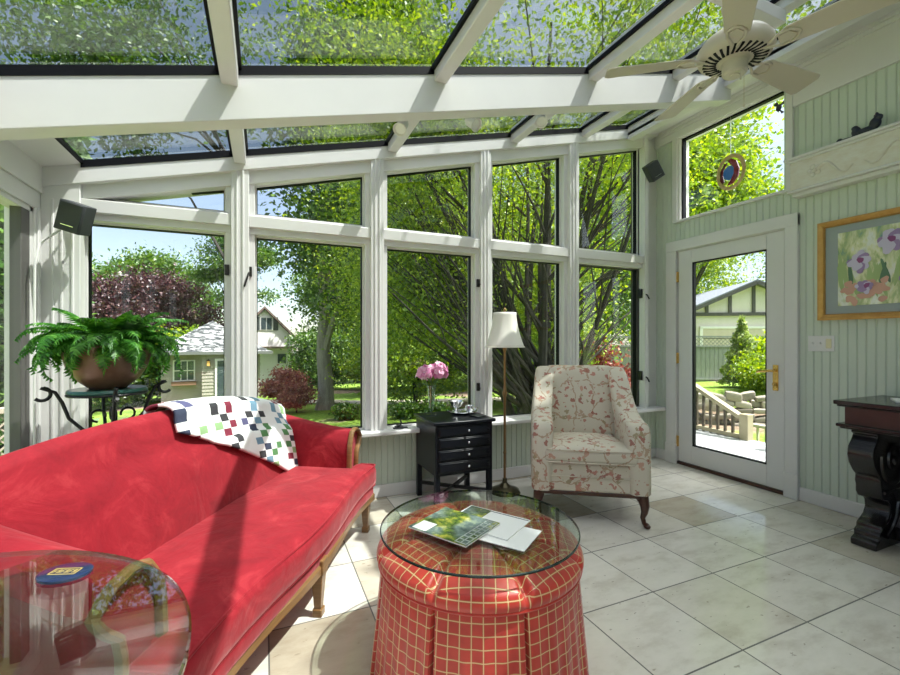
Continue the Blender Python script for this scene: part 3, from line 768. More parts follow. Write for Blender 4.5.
# ------------------------------------------------------------------ armchair
CH_A = math.radians(-33.3)
ch = thing('floral_armchair', 'cream floral upholstered armchair with dark carved front legs by the back windows', 'armchair', (1.95, 2.22, 0), CH_A)
def sidepoly():
    p = [(.0, .20), (-.005, .40), (.0, .60), (.02, .64), (.06, .655), (.14, .66), (.24, .675), (.33, .715), (.41, .79), (.48, .88), (.545, .955), (.60, .985), (.66, .985), (.70, .96), (.72, .90), (.70, .60), (.68, .20)]
    return p
for sg in (-1, 1):
    mb = MB()
    P = sidepoly(); n = len(P)
    def row(x, shrink, tp):
        r = []
        for y, z in P:
            cy, cz = .36, .45
            k = 1 - shrink
            xx = x - sg * .035 * max(0, (z - .62) / .36) * tp - sg * .0 ; r.append((xx + sg * .012 * max(0, .5 - z), cy + (y - cy) * k, cz + (z - cz) * k))
        return r
    xs_ = [(.235, .07), (.245, .02), (.27, 0), (.335, 0), (.36, .015), (.372, .06)]
    vs = []; fs = []
    for x, sh in xs_: vs += row(sg * x, sh, 1)
    for i in range(len(xs_) - 1):
        for k in range(n): fs.append((i * n + k, i * n + (k + 1) % n, (i + 1) * n + (k + 1) % n, (i + 1) * n + k))
    fs += [tuple(range(n)), tuple(range((len(xs_) - 1) * n, len(xs_) * n))]
    mb.add(vs, fs); mb.build('arm', FLORAL, ch, smooth=80)
# backrest panel, leaning back
def backf(P):
    x, y, z = P; return [x * (1 - .04 * (z + .27) / .54), y + .22 * (z + .27), z]
mb = MB().cushion((0, .515, .725), (.545, .13, .54), .05, 0, 12, lambda P: backf([P[0], P[1] - (.03 * (1 - (P[0] / .27) ** 2) * (1 - (P[2] / .28) ** 2) if P[1] < 0 else 0), P[2]]))
mb.build('backrest', FLORAL, ch, smooth=80, weld=True)
mb = MB().cushion((0, .655, .58), (.60, .09, .78), .035, 0, 8); mb.build('outer_back', FLORAL, ch, smooth=80, weld=True)
mb = MB().cushion((0, .25, .438), (.60, .53, .10), .035, .035, 14, lambda P: [P[0] * (1 if P[1] < -.1 else .8 + .2 * max(0, min(1, (-P[1] + .02) / .12))), P[1], P[2]])
sc_ = mb.build('seat_cushion', FLORAL, ch, smooth=80, weld=True)
for z in (.397, .478): MB().tube([(-.295, .03, z), (-.27, -.010, z), (0, -.016, z), (.27, -.010, z), (.295, .03, z)], .005, 6).build('piping', FLORAL, sc_)
BX(-.335, .335, .012, .66, .20, .385).build('seat_base', FLORAL, ch, bevel=.012)
mb = MB().tube([(-.335, .006, .302), (.335, .006, .302)], .004, 6); mb.build('piping', FLORAL, ch)
BX(-.35, .35, .01, .67, .178, .202).build('frame', MAHOG, ch, bevel=.004)
for sg in (-1, 1):
    x = sg * .325
    pts = [(x, .045, .20), (x + sg * .004, .035, .17), (x + sg * .012, .022, .13), (x + sg * .010, .022, .09), (x + sg * .0, .028, .055), (x + sg * .006, .018, .025), (x + sg * .018, -.002, .014)]
    MB().tube(pts, [.038, .036, .029, .021, .016, .015, .020], 10).ball((x + sg * .018, -.006, .014), (.022, .024, .014)).box(x - .035, x + .03, .012, .08, .165, .20).build('leg', MAHOG, ch)
    MB().tube([(sg * .30, .62, .20), (sg * .305, .66, .10), (sg * .31, .70, 0)], [.026, .022, .018], 8).build('leg', MAHOG, ch)

# ------------------------------------------------------------------ black cabinet
cb = thing('black_side_cabinet', 'small black lacquer cabinet with four drawers on crossed legs under the window', 'cabinet', (1.308, 2.76, 0))
W2 = .222
BX(-W2, W2, .012, .42, .252, .605).build('body', EBONY, cb, bevel=.003)
BX(-W2 - .018, W2 + .018, -.012, .43, .605, .628).build('top', EBONY, cb, bevel=.006)
for i in range(4):
    z0 = .272 + i * .083
    dr = BX(-W2 + .022, W2 - .022, .002, .02, z0, z0 + .074).box(-W2 + .03, W2 - .03, -.002, .006, z0 + .008, z0 + .066).build('drawer', EBONY, cb, bevel=.004)
    for sx in (-.085, .085) if False else (.02,):
        MB().ball((sx, -.016, z0 + .038), (.010, .011, .010)).tube([(sx, -.016, z0 + .038), (sx, .0, z0 + .038)], .004, 6).build('knob', SILVER, dr)
    MB().ball((.175, -.014, z0 + .038), (.007, .009, .009)).tube([(.175, -.014, z0 + .038), (.175, .0, z0 + .038)], .004, 6).build('knob', EBONY, dr)
for x in (-W2 + .018, W2 - .018):
    for y in (.03, .40): BX(x - .018, x + .018, y - .018, y + .018, 0, .26).build('leg', EBONY, cb, bevel=.003)
mb = MB().bar((-W2 + .02, .03, .10), (W2 - .02, .40, .10), .022, .022).bar((W2 - .02, .03, .101), (-W2 + .02, .40, .101), .022, .022)
mb.build('stretcher', EBONY, cb)
CT = .628
# vase with peonies
vs_ = thing('flower_vase', 'slender glass vase of two pink peonies on the black cabinet', 'vase of flowers', (1.165, 3.06, CT))
CG = glass_mat('vase_glass', (.90, .96, .93), .12, 1.0)
MB().lathe([(0, 0), (.038, 0), (.04, .006), (.012, .016), (.010, .03), (.022, .05), (.028, .12), (.033, .20), (.041, .225), (.038, .225), (.030, .20), (.025, .12), (.018, .055), (0, .05)], 28, cap=False).build('glass', CG, vs_, smooth=60)
STEM = mat('stem_green', (.10, .22, .05), .5)
PETAL = leaf_mat('peony_petals', (.62, .20, .40), (.84, .48, .64), (.92, .80, .85), .3)
rng = random.Random(3)
for (fx, fy, fz, fr) in ((-.058, -.01, .315, .062), (.062, -.005, .33, .068), (.012, .02, .34, .045)):
    MB().tube([(0, 0, .06), (fx * .3, fy * .3, .18), (fx * .8, fy, fz - .04)], .004, 6).build('stem', STEM, vs_)
    mb = MB()
    for i in range(110):
        th = math.acos(1 - 1.75 * rng.random()); ph = rng.random() * 2 * PI
        dn = Vector((math.sin(th) * math.cos(ph), math.sin(th) * math.sin(ph), math.cos(th))); u = dn.orthogonal().normalized()
        u = (Matrix.Rotation(rng.random() * 6.28, 3, dn) @ u); w = dn.cross(u); r = fr * (.45 + .6 * rng.random()); s = fr * .38
        c = Vector((fx, fy, fz)) + dn * r * .9; tl = dn * s * rng.uniform(.1, .7)
        mb.add([c - u * s - w * s * .3, c - w * s * .8 - tl * .2, c + u * s - w * s * .3, c + u * s * .7 + w * s * .8 + tl, c - u * s * .7 + w * s * .8 + tl], [(0, 1, 2, 3, 4)])
    mb.build('bloom', PETAL, vs_, smooth=0)
mb = MB()
for (a, l, z) in ((.5, .10, .22), (2.4, .09, .20), (4.0, .10, .24), (5.2, .08, .19)):
    p = Vector((math.cos(a), math.sin(a), .5)) * l; b0 = Vector((0, 0, z)); sd = Vector((-math.sin(a), math.cos(a), 0)) * .016
    mb.add([b0, b0 + p * .5 + sd + Vector((0, 0, .01)), b0 + p, b0 + p * .5 - sd + Vector((0, 0, .01))], [(0, 1, 2, 3)])
mb.build('leaves', STEM, vs_, smooth=0, solid=.001)
# silver tray with pieces
tr = thing('silver_tray', 'oval silver tray with raised rim on the black cabinet', 'tray', (1.425, 3.04, CT), .25)
mb = MB().lathe([(0, .004), (.085, .004), (.10, .012), (.118, .02), (.12, .017), (.102, .006), (.088, 0), (0, 0)], 40, cap=False); mb.v = [(x, y * .8, z) for x, y, z in mb.v]; mb.build('plate', SILVER, tr, smooth=50)
for sx in (-1, 1): MB().tube([(sx * .11, -.025, .018), (sx * .14, -.015, .028), (sx * .145, .0, .03), (sx * .14, .015, .028), (sx * .11, .025, .018)], .004, 6).build('handle', SILVER, tr)
bw = thing('silver_bowl', 'silver footed bowl standing on the oval tray', 'bowl', (1.375, 3.07, CT + .0048))
MB().lathe([(0, 0), (.028, 0), (.03, .006), (.012, .018), (.012, .03), (.04, .05), (.06, .085), (.066, .09), (.058, .085), (.036, .056), (0, .045)], 32, cap=False).build('bowl', SILVER, bw, smooth=50)
ct = thing('silver_cup', 'small silver cup with a handle beside the footed bowl on the tray', 'cup', (1.465, 3.02, CT + .0048))
MB().lathe([(0, 0), (.022, 0), (.03, .02), (.032, .05), (.035, .055), (.030, .05), (.028, .02), (0, .006)], 28, cap=False).build('bowl', SILVER, ct, smooth=50)
MB().tube([(.030, 0, .045), (.052, 0, .045), (.056, 0, .03), (.048, 0, .016), (.029, 0, .016)], .0035, 6).build('handle', SILVER, ct)
cs = thing('square_coaster', 'flat black coaster at the front corner of the black cabinet', 'coaster', (1.46, 2.87, CT + .0005), .3)
BX(-.045, .045, -.045, .045, 0, .008).build('pad', EBONY, cs, bevel=.002); BX(-.038, .038, -.038, .038, .008, .0086).build('inlay', mat('grey_felt', (.05, .055, .05), .6), cs, smooth=0)
# window crank on the sill
ck = thing('window_crank', 'small metal window crank on the white sill left of the black cabinet', 'window crank', (.955, 3.17, .526))
MB().lathe([(0, 0), (.03, 0), (.028, .012), (.012, .02), (0, .02)], 16, cap=False).box(-.055, .055, -.014, .014, 0, .008).build('base', SPEAK, ck)
MB().tube([(0, 0, .018), (.006, -.006, .045), (-.004, -.012, .065)], .007, 6).tube([(0, 0, .02), (-.03, -.02, .026), (-.05, -.035, .022)], .006, 6).build('arm', SPEAK, ck)

# ------------------------------------------------------------------ floor lamp
fl = thing('floor_lamp', 'slim brass floor lamp with a cream bell shade between cabinet and armchair', 'floor lamp', (1.745, 2.96, 0))
MB().lathe([(0, 0), (.125, 0), (.125, .014), (.10, .03), (.05, .045), (.02, .075), (.016, .11), (0, .11)], 8, cap=False).build('base', mat('antique_bronze', (.10, .085, .05), .35, metal=.8), fl, smooth=20)
MB().lathe([(.010, .10), (.010, .30), (.015, .31), (.010, .32), (.010, .74), (.017, .76), (.020, .78), (.013, .80), (.009, .84), (.009, 1.10), (.016, 1.12), (.016, 1.20), (.006, 1.22), (.006, 1.415), (.012, 1.425), (.010, 1.44), (0, 1.45)], 14, cap=False).build('pole', AGED, fl, smooth=50)
def shade_fn(a, b):
    th = 2 * PI * a; r = .090 + .062 * b ** 1.7; r *= 1 + .012 * math.cos(8 * th)
    return (r * math.cos(th), r * math.sin(th), 1.41 - .27 * b)
sh = MB().grid(64, 14, shade_fn, wrapu=True).build('lamp_shade', SHADEM, fl, smooth=60, solid=.004)
MB().tube([(.153 * (1 + .012 * math.cos(8 * t)) * math.cos(t), .153 * (1 + .012 * math.cos(8 * t)) * math.sin(t), 1.14) for t in np.linspace(0, 2 * PI, 65)[:-1]], .004, 6, closed=True).build('shade_trim', SHADEM, sh)
mb = MB()
for k in range(3): a = 2 * PI * k / 3; mb.tube([(0, 0, 1.40), (.089 * math.cos(a), .089 * math.sin(a), 1.405)], .0025, 5)
mb.build('harp', AGED, fl); MB().ball((0, 0, 1.25), (.025, .025, .035)).build('bulb', PAPER, fl)

# ------------------------------------------------------------------ plant stand and fern
ps = thing('wrought_iron_plant_stand', 'black scrolled iron plant stand with green top behind the sofa', 'plant stand', (-.72, 2.70, .018))
MB().lathe([(0, .915), (.16, .915), (.165, .922), (.16, .935), (0, .935)], 40, cap=False).build('top', mat('verdigris_top', (.02, .11, .085), .3, coat=.3), ps)
for k in range(4):
    a = PI / 4 + k * PI / 2 - .4; ca, sa = math.cos(a), math.sin(a)
    prof = [(.285, .925)] + [(.262 + .024 * math.cos(t), .945 + .024 * math.sin(t)) for t in np.linspace(-.6, 4.0, 10)]
    prof = [(.245 + .03 * math.cos(t), .925 + .03 * math.sin(t)) for t in np.linspace(5.6, 1.4, 12)] + [(.20, .93), (.175, .88), (.15, .80), (.10, .74), (.06, .71)]
    low = [(.06, .71), (.045, .55), (.07, .35), (.13, .15), (.19, .03), (.22, -.008), (.25, -.006)]
    MB().tube([(r * ca, r * sa, z) for r, z in prof], .008, 7).tube([(r * ca, r * sa, z) for r, z in low], .008, 7).tube([(.02 + r * ca, r * sa, z) for r, z in [(.06 + .03 * math.cos(t), .80 + .03 * math.sin(t)) for t in np.linspace(-1.5, 3.4, 10)]], .006, 6).build('scroll_leg', IRON, ps)
MB().lathe([(.055, .70), (.065, .70), (.065, .715), (.055, .715), (.055, .70)], 20, cap=False).build('ring', IRON, ps)
MB().lathe([(.068, .34), (.078, .34), (.078, .352), (.068, .352), (.068, .34)], 20, cap=False).build('ring', IRON, ps)
MB().tube([(.16 * math.cos(t), .16 * math.sin(t), .91) for t in np.linspace(0, 2 * PI, 33)[:-1]], .007, 6, closed=True).build('ring', IRON, ps)
pf = thing('potted_fern', 'lush green fern overflowing a round copper-brown pot on the iron stand', 'potted fern', (-.72, 2.70, .953))
COPPER = mat('copper_brown_pot', (.13, .055, .032), .35, metal=.35, col2=(.24, .13, .09), nscale=6)
MB().lathe([(0, 0), (.075, 0), (.085, .01), (.13, .05), (.165, .11), (.18, .17), (.178, .205), (.186, .215), (.178, .222), (.165, .21), (.155, .19), (0, .19)], 44, cap=False).build('pot', COPPER, pf, smooth=50)
FERN = leaf_mat('fern_green', (.025, .12, .012), (.06, .24, .025), (.15, .40, .06), .4)
mb = MB(); rng = random.Random(11)
def ca_(a): return math.cos(a + .4) < -.2
for i in range(190):
    a = rng.random() * 2 * PI; up = rng.uniform(.0, 1.1); ln = rng.uniform(.19, .33) * (1.0 if rng.random() < .85 else 1.15) * (.88 if ca_(a) else 1)
    ca, sa = math.cos(a), math.sin(a); q0 = .13 * rng.random(); p = Vector((q0 * ca, q0 * sa, .20)); el = .35 + up * .95; n = 22; pts = []
    dr = rng.uniform(1.3, 3.0) * (1.15 - .3 * up)
    for k in range(n):
        pts.append(p.copy()); e = el - dr * (k / n) ** 1.2; st = ln / n * 1.0
        p = p + Vector((ca * math.cos(e), sa * math.cos(e), math.sin(e))) * st
    for k in range(1, n):
        t = (pts[k] - pts[k - 1]).normalized(); sd = t.cross(Vector((0, 0, 1)))
        if sd.length < 1e-3: continue
        sd.normalize(); nrm = sd.cross(t); f = k / n; wd = .048 * (math.sin(PI * min(1, f * 1.08 + .06)) ** .7) + .004
        for sg in (-1, 1):
            tip = pts[k] + sd * (sg * wd) + t * .016 - nrm * (.012 + .01 * rng.random())
            q = pts[k] + sd * (sg * wd * .5); hw = ln / n * .46
            mb.add([pts[k] - t * hw, q - t * hw * .9 + t * .006, tip, q + t * hw * .9 + t * .010, pts[k] + t * hw], [(0, 1, 2, 3, 4)])
mb.build('fronds', FERN, pf, smooth=0)

# ------------------------------------------------------------------ console table
cn = thing('console_table', 'dark carved console table with scrolled legs against the sage wall', 'console table', (3.68, 0, 0))
BX(-.56, -.005, .25, 1.47, .815, .84).box(-.547, -.005, .262, 1.458, .803, .815).build('top', ESPRESSO, cn, bevel=.005)
BX(-.51, -.005, .29, 1.435, .70, .803).build('apron', APRONM, cn, bevel=.002)
BX(-.545, -.005, .262, 1.465, .683, .703).box(-.53, -.005, .275, 1.452, .672, .684).build('molding', ESPRESSO, cn, bevel=.005)
prof = [(-.50, .672), (-.505, .655), (-.485, .645), (-.50, .62), (-.535, .58), (-.545, .53), (-.53, .48), (-.49, .43), (-.46, .405), (-.465, .37), (-.455, .345), (-.455, .305), (-.435, .275), (-.385, .265),
        (-.36, .24), (-.355, .20), (-.375, .165), (-.415, .14), (-.445, .125), (-.45, .10), (-.475, .085), (-.475, .055), (-.51, .04), (-.51, .0), (-.20, .0), (-.22, .05), (-.24, .12), (-.20, .20), (-.18, .30), (-.22, .38), (-.18, .46), (-.10, .56), (-.10, .672)]
def lg(y0, y1):
    mb = MB().prism(prof, lambda x, z, y: (x, y, z), y0, y1)
    o = mb.build('scroll_leg', ESPRESSO, cn, bevel=.010, seg=3)
    k = MB()
    sp_ = [(-.33 + (.17 - .0135 * t) * math.cos(t * .9 + 2.9) * .82, y0 - .004, .50 + (.155 - .0125 * t) * math.sin(t * .9 + 2.9)) for t in np.linspace(0, 9, 50)]
    k.tube(sp_, .014, 8); k.ball((-.33, y0 - .004, .50), (.03, .022, .03))
    k.tube([(-.41, y0 - .004, .07), (-.36, y0 - .004, .10), (-.30, y0 - .004, .17), (-.28, y0 - .004, .26), (-.33, y0 - .004, .33)], .013, 8)
    k.tube([(-.44, y0 - .003, .325), (-.25, y0 - .003, .325)], .010, 8).build('carving', ESPRESSO, o); return o
lg(1.29, 1.41); lg(.32, .44)
BX(-.12, -.06, .44, 1.29, .12, .672).box(-.30, -.24, .44, 1.29, .03, .09).build('back_panel', ESPRESSO, cn, bevel=.004)
pp = tag(BX(-.08, .08, -.11, .11, 0, .012).build('paper_stack', PAPER, None, bevel=.001), 'small stack of white paper on the dark console table', 'papers')
pp.location = (3.42, 1.20, .8405); pp.rotation_euler = (0, 0, .5)

# ------------------------------------------------------------------ things on the door wall
pt = thing('framed_painting', 'gold-framed floral painting with grey mat on the sage wall', 'painting', (XR, 0, 0))
PY0, PY1, PZ0, PZ1 = .72, 1.815, 1.335, 2.03
GOLD = mat('gilt_frame', (.52, .27, .07), .35, metal=.45, col2=(.60, .35, .11), nscale=20)
mb = MB()
prof_f = [(0, 0), (.028, .0), (.03, .012), (.022, .03), (.026, .036), (.018, .042), (0, .042)]   # (out of wall, inward)
def frame(mb, prof):
    cs_ = [(PY0, PZ0, 1, 1), (PY1, PZ0, -1, 1), (PY1, PZ1, -1, -1), (PY0, PZ1, 1, -1)]
    vs = []; fs = []; n = len(prof)
    for y, z, sy, sz in cs_:
        for o_, i_ in prof: vs.append((-o_ - .001, y + sy * i_, z + sz * i_))
    for k in range(4):
        for j in range(n): fs.append((k * n + j, k * n + (j + 1) % n, ((k + 1) % 4) * n + (j + 1) % n, ((k + 1) % 4) * n + j))
    mb.add(vs, fs)
frame(mb, prof_f); mb.build('frame', GOLD, pt, smooth=30)
BX(-.010, -.002, PY0 + .03, PY1 - .03, PZ0 + .03, PZ1 - .03).build('mat_board', mat('grey_mat', (.33, .37, .37), .8), pt, smooth=0)
def art_mat():
    m, nt, out = newmat('watercolour_garden')
    tc = N(nt, 'ShaderNodeTexCoord'); mp = N(nt, 'ShaderNodeMapping'); mp.inputs['Scale'].default_value = (1, 1.5, .6); L(nt, tc.outputs['Object'], mp.inputs[0])
    no = N(nt, 'ShaderNodeTexNoise', Scale=9, Detail=5, Roughness=.6, Distortion=.5); L(nt, mp.outputs[0], no.inputs[0])
    c = ramp(nt, no.outputs[0], [(.3, (.16, .30, .26)), (.42, (.40, .48, .22)), (.52, (.70, .70, .42)), (.6, (.74, .75, .68)), (.72, (.55, .58, .30))])
    pbsdf(nt, out, c, .12, coat=.4); return m
A0, A1, B0, B1 = PY0 + .12, PY1 - .115, PZ0 + .095, PZ1 - .095
pr = BX(-.013, -.010, A0, A1, B0, B1).build('print', art_mat(), pt, smooth=0)
FM = [mat('iris_violet', (.33, .22, .42), .3), mat('iris_pale', (.58, .52, .68), .3), mat('iris_plum', (.26, .06, .20), .3), mat('coral_wash', (.62, .34, .26), .4), mat('leaf_wash', (.36, .47, .20), .4), mat('dark_leaf_wash', (.10, .19, .11), .4)]
mb = MB(); rng = random.Random(5)
pc_ = [0]
def petal(y, z, r, a, wd, mi, dx):
    pc_[0] += 1; dx = pc_[0] * 6e-5; mb.cur = mi; ps_ = []
    for k in range(12):
        t = 2 * PI * k / 12; px, pz = r * (.5 + .5 * math.cos(t)), wd * math.sin(t) * (1 + .2 * math.cos(3 * t))
        ps_.append((-.0131 - dx, y + px * math.cos(a) - pz * math.sin(a), z + px * math.sin(a) + pz * math.cos(a)))
    mb.add(ps_, [tuple(range(12))])
for i in range(42):
    y = rng.uniform(A0 + .02, A1 - .02); petal(y, B0 + .03 + rng.random() * .1, min(.26, B1 - B0 - .16) * rng.uniform(.6, 1), PI / 2 + rng.uniform(-.3, .3), .012, 4 if i % 3 else 5, .0001)
for i in range(26): petal(rng.uniform(A1 - .26, A1 - .03), B0 + .02 + rng.random() * .14, .05, rng.random() * 6, .018, 3, .0002)
for (y, z, s, mi) in ((1.58, 1.72, 1.0, 1), (1.42, 1.83, 1.1, 1), (1.30, 1.74, 1.1, 1), (1.30, 1.56, 1.25, 2), (1.12, 1.80, 1.1, 0), (1.0, 1.62, 1.2, 0), (1.55, 1.55, .7, 0)):
    for k in range(9):
        a = k * 2 * PI / 9 + rng.random() * .5; petal(y, z, .075 * s * rng.uniform(.75, 1.1), a, .028 * s, mi if k % 3 else (0 if mi != 0 else 1), .0003 + .00005 * k)
    petal(y - .02, z, .04 * s, .6, .018, 2 if mi != 2 else 1, .001)
mb.build('flower_shapes', FM, pr, smooth=0)
# triple switch plate
sw = thing('light_switch_plate', 'white triple light switch plate below the painting', 'light switch', (XR, 1.805, 1.17))
BX(-.006, 0, -.08, .08, -.056, .056).build('plate', W_WHITE, sw, bevel=.003)
IVORY = mat('ivory_plastic', (.70, .64, .42), .4)
for k, y in enumerate((.048, 0, -.048)):
    if k < 2: MB().box(-.0065, -.006, y - .007, y + .007, -.014, .014).bar((-.006, y, .0), (-.018, y, .007), .008, .008).build('toggle', W_WHITE, sw)
    else: BX(-.009, -.006, y - .017, y + .017, -.034, .034).build('dimmer', IVORY, sw, bevel=.002)
# carved shelf and figurine
cv = thing('carved_wall_shelf', 'whitewashed carved cornice shelf on the sage wall above the painting', 'wall shelf', (XR, 0, 0))
DIST = mat('whitewashed_carving', (.66, .60, .50), .7, col2=(.74, .72, .66), nscale=7, stretch=(1, 2, 4))
BX(-.095, -.022, .35, 1.955, 2.295, 2.50).build('panel', DIST, cv, bevel=.004)
BX(-.125, -.022, .33, 1.985, 2.515, 2.535).box(-.112, -.022, .34, 1.972, 2.497, 2.516).build('crown', W_WHITE, cv, bevel=.006)
BX(-.11, -.022, .34, 1.97, 2.278, 2.297).box(-.08, -.0, .36, 1.95, 2.25, 2.279).build('base_molding', W_WHITE, cv, bevel=.006)
for (y, s) in ((1.80, 1), (1.30, -1), (.9, 1)):
    k = MB(); k.tube([(-.097, y - s * (.02 + .05 * t), 2.40 + .04 * math.sin(t * 1.6) - .01 * t) for t in np.linspace(0, 4, 24)], [.012 - .008 * i / 23 for i in range(24)], 8)
    for j in range(5): k.ball((-.097, y + .03 * math.cos(j * 1.26), 2.40 + .03 * math.sin(j * 1.26)), (.008, .016, .016))
    k.ball((-.099, y, 2.40), (.010, .014, .014)); k.build('carved_ornament', DIST, cv)
fg = MB(); fy = 1.55
fg.ball((0, -.02, .035), (.03, .085, .034)).ball((0, -.085, .075), (.03, .042, .05)).ball((0, -.105, .115), (.026, .032, .028)).ball((0, .045, .055), (.027, .035, .045)).ball((0, .055, .09), (.022, .026, .022)).ball((0, .12, .016), (.022, .05, .016)).ball((0, .165, .024), (.018, .026, .022)).ball((.012, -.08, .14), (.012, .012, .014)).ball((-.012, -.10, .145), (.012, .012, .014))
f = fg.build('reclining_figurine', LEAD, None, smooth=80)
mod = f.modifiers.new('r', 'REMESH'); mod.mode = 'VOXEL'; mod.voxel_size = .006; mod.use_smooth_shade = True
f.scale = (.75, .75, .75); f.location = (XR - .07, fy - .01, 2.535); tag(f, 'dark blue-black figurine reclining on top of the carved wall shelf', 'figurine')
# stained glass oval in the high window
sg_ = thing('stained_glass_ornament', 'oval bird ornament of coloured glass hanging in the high window', 'window ornament', (XR + .012, 2.47, 2.64))
def ell(r, n=40): return [(0, r[0] * math.cos(2 * PI * i / n), r[1] * math.sin(2 * PI * i / n)) for i in range(n)]
MB().tube(ell((.112, .138)), .016, 8, closed=True, flat=.5).build('rim', mat('amber_rim', (.50, .36, .17), .5), sg_)
def flat(pts, m, name, th=.006):
    mb = MB().prism(pts, lambda y, z, x: (x, y, z), -th / 2, th / 2); return mb.build(name, m, sg_, smooth=0)
flat([(.052 * math.cos(2 * PI * i / 20) + .01, .062 * math.sin(2 * PI * i / 20) - .005) for i in range(20)], mat('blue_glass', (.03, .16, .50), .15, coat=.5), 'blue_breast', .012)
flat([(-.005, .115), (-.05, .085), (-.075, .01), (-.065, -.06), (-.02, -.105), (.03, -.11), (.0, -.075), (-.03, -.02), (-.03, .03), (.0, .07), (.02, .10)], mat('ruby_glass', (.20, .008, .015), .15, coat=.5), 'red_wing', .014)
flat([(.092, -.05), (.088, .03), (.055, .085), (.03, .09), (.06, .04), (.068, -.01), (.055, -.07), (.07, -.085)], mat('ruby_dark', (.11, .01, .02), .15), 'tail', .012)
MB().tube([(0, 0, .14), (0, 0, .40), (0, 0, .475)], .0015, 5).build('cord', SILVER, sg_)
st = MB(); st.ball((0, 0, 0), (.003, .022, .03)).ball((0, .02, .035), (.003, .016, .016)).prism([(.0, .01), (-.05, .05), (-.055, .015)], lambda y, z, x: (x, y, z), -.002, .002).prism([(.0, -.01), (-.04, -.05), (-.02, -.055)], lambda y, z, x: (x, y, z), -.002, .002)
o = st.build('bird_sticker', mat('violet_black', (.03, .025, .06), .4), None); o.location = (XR + .037, 2.105, 3.02); tag(o, 'tiny dark bird sticker high on the pane of the high window', 'window sticker')

# speakers
def speaker(label, loc, rot, wire):
    sp_ = thing('wall_speaker', label, 'speaker', loc); sp_.rotation_euler = rot
    BX(-.062, .062, -.05, .06, -.082, .082).build('cabinet', SPEAK, sp_, bevel=.006)
    BX(-.055, .055, -.056, -.049, -.075, .075).build('grille', mat('speaker_grille', (.03, .035, .042), .7), sp_, bevel=.003)
    BX(-.03, .03, -.0575, -.056, -.05, -.046).build('badge', SILVER, sp_, smooth=0)
    MB().tube([(0, .06, .0), (0, .085, .0), (wire[0] * .4, .10, .02), (wire[0], wire[1], wire[2])], .006, 6).build('bracket', IRON, sp_); return sp_
speaker('charcoal loudspeaker hung in the corner above the fern', (-.955, 3.02, 1.872), (math.radians(10), math.radians(17), math.radians(-8)), (-.10, .11, .02))
speaker('charcoal loudspeaker tilted in the corner above the door', (3.445, 3.05, 2.815), (math.radians(20), math.radians(-32), math.radians(-35)), (.06, .12, .0))
wr = MB().tube([(-.985, 3.10, 1.93), (-1.03, 3.10, 1.83), (-1.10, 3.05, 1.74), (-1.11, 3.02, 1.70), (-1.118, 3.0, 1.60), (-1.12, 3.0, 1.2), (-1.12, 3.0, .56)], .006, 6).build('speaker_wire', W_WHITE, None)
tag(wr, 'thin white speaker wire running down the corner post behind the fern', 'wire')

# spotlights behind the cross rafter
def spot(label, x, yy, aim):
    t = thing('spotlight', label, 'spotlight', (x, yy, rz(2.228, x) + .06), 0, 'spotlights behind the cross rafter')
    MB().lathe([(0, -.012), (.03, -.012), (.03, .0), (0, .0)], 20, (0, 0, 0), False).tube([(0, 0, -.01), (0, .015, -.035)], .006, 6).build('mount', W_WHITE, t)
    R = Matrix.Rotation(aim[0], 3, 'Z') @ Matrix.Rotation(aim[1], 3, 'X')
    mb = MB().lathe([(0, .045), (.022, .045), (.03, .03), (.033, -.03), (.040, -.045), (.036, -.045), (.030, -.035), (0, -.03)], 24, cap=False)
    mb.v = [tuple(R @ Vector(p) + Vector((0, .015, -.06))) for p in mb.v]; mb.build('head', W_WHITE, t, smooth=50)
    mb = MB().lathe([(0, -.034), (.029, -.036)], 20, cap=False); mb.v = [tuple(R @ Vector(p) + Vector((0, .015, -.06))) for p in mb.v]; mb.build('lens', PAPER, t); return t
spot('white spotlight behind the rafter beside the purlin over the black cabinet', .72, 2.34, (2.4, .7))
spot('white spotlight behind the rafter, middle of the three', 1.16, 2.34, (3.6, .9))
spot('white spotlight behind the rafter, nearest the ceiling fan', 1.66, 2.34, (2.6, .6))

# ------------------------------------------------------------------ ceiling fan
FX, FY, FZ = 2.284, 1.505, 2.688
fan = thing('ceiling_fan', 'cream five-blade ceiling fan with pull chain under the glass roof', 'ceiling fan', (FX, FY, FZ))
fan_top = rz(2.40, 2.284) - FZ
MB().lathe([(0, -.02), (.12, -.02), (.165, -.005), (.178, .02), (.175, .05), (.15, .085), (.11, .115), (.06, .135), (.03, .15), (0, .15)], 48, cap=False).build('motor_housing', W_CREAM, fan, smooth=50)
MB().tube([(0, 0, .14), (0, 0, fan_top)], .015, 12).lathe([(0, fan_top - .06), (.03, fan_top - .06), (.055, fan_top - .03), (.062, fan_top), (0, fan_top)], 28, cap=False).build('downrod', W_CREAM, fan, smooth=50)
mb = MB()
for k in range(28):
    a = 2 * PI * k / 28; ca, sa = math.cos(a), math.sin(a); p = Vector((ca, sa, 0)); q = Vector((-sa, ca, 0))
    mb.bar(p * .085 + q * .0 + Vector((0, 0, -.0215)), p * .145 + q * .025 + Vector((0, 0, -.014)), .012, .006)
mb.build('vent_slots', BLACK, fan, smooth=0)
MB().lathe([(0, -.095), (.048, -.095), (.058, -.085), (.060, -.03), (.07, -.02), (0, -.02)], 36, cap=False).lathe([(0, -.100), (.022, -.100), (.026, -.094), (0, -.094)], 20, cap=False).build('switch_cup', W_CREAM, fan, smooth=40)
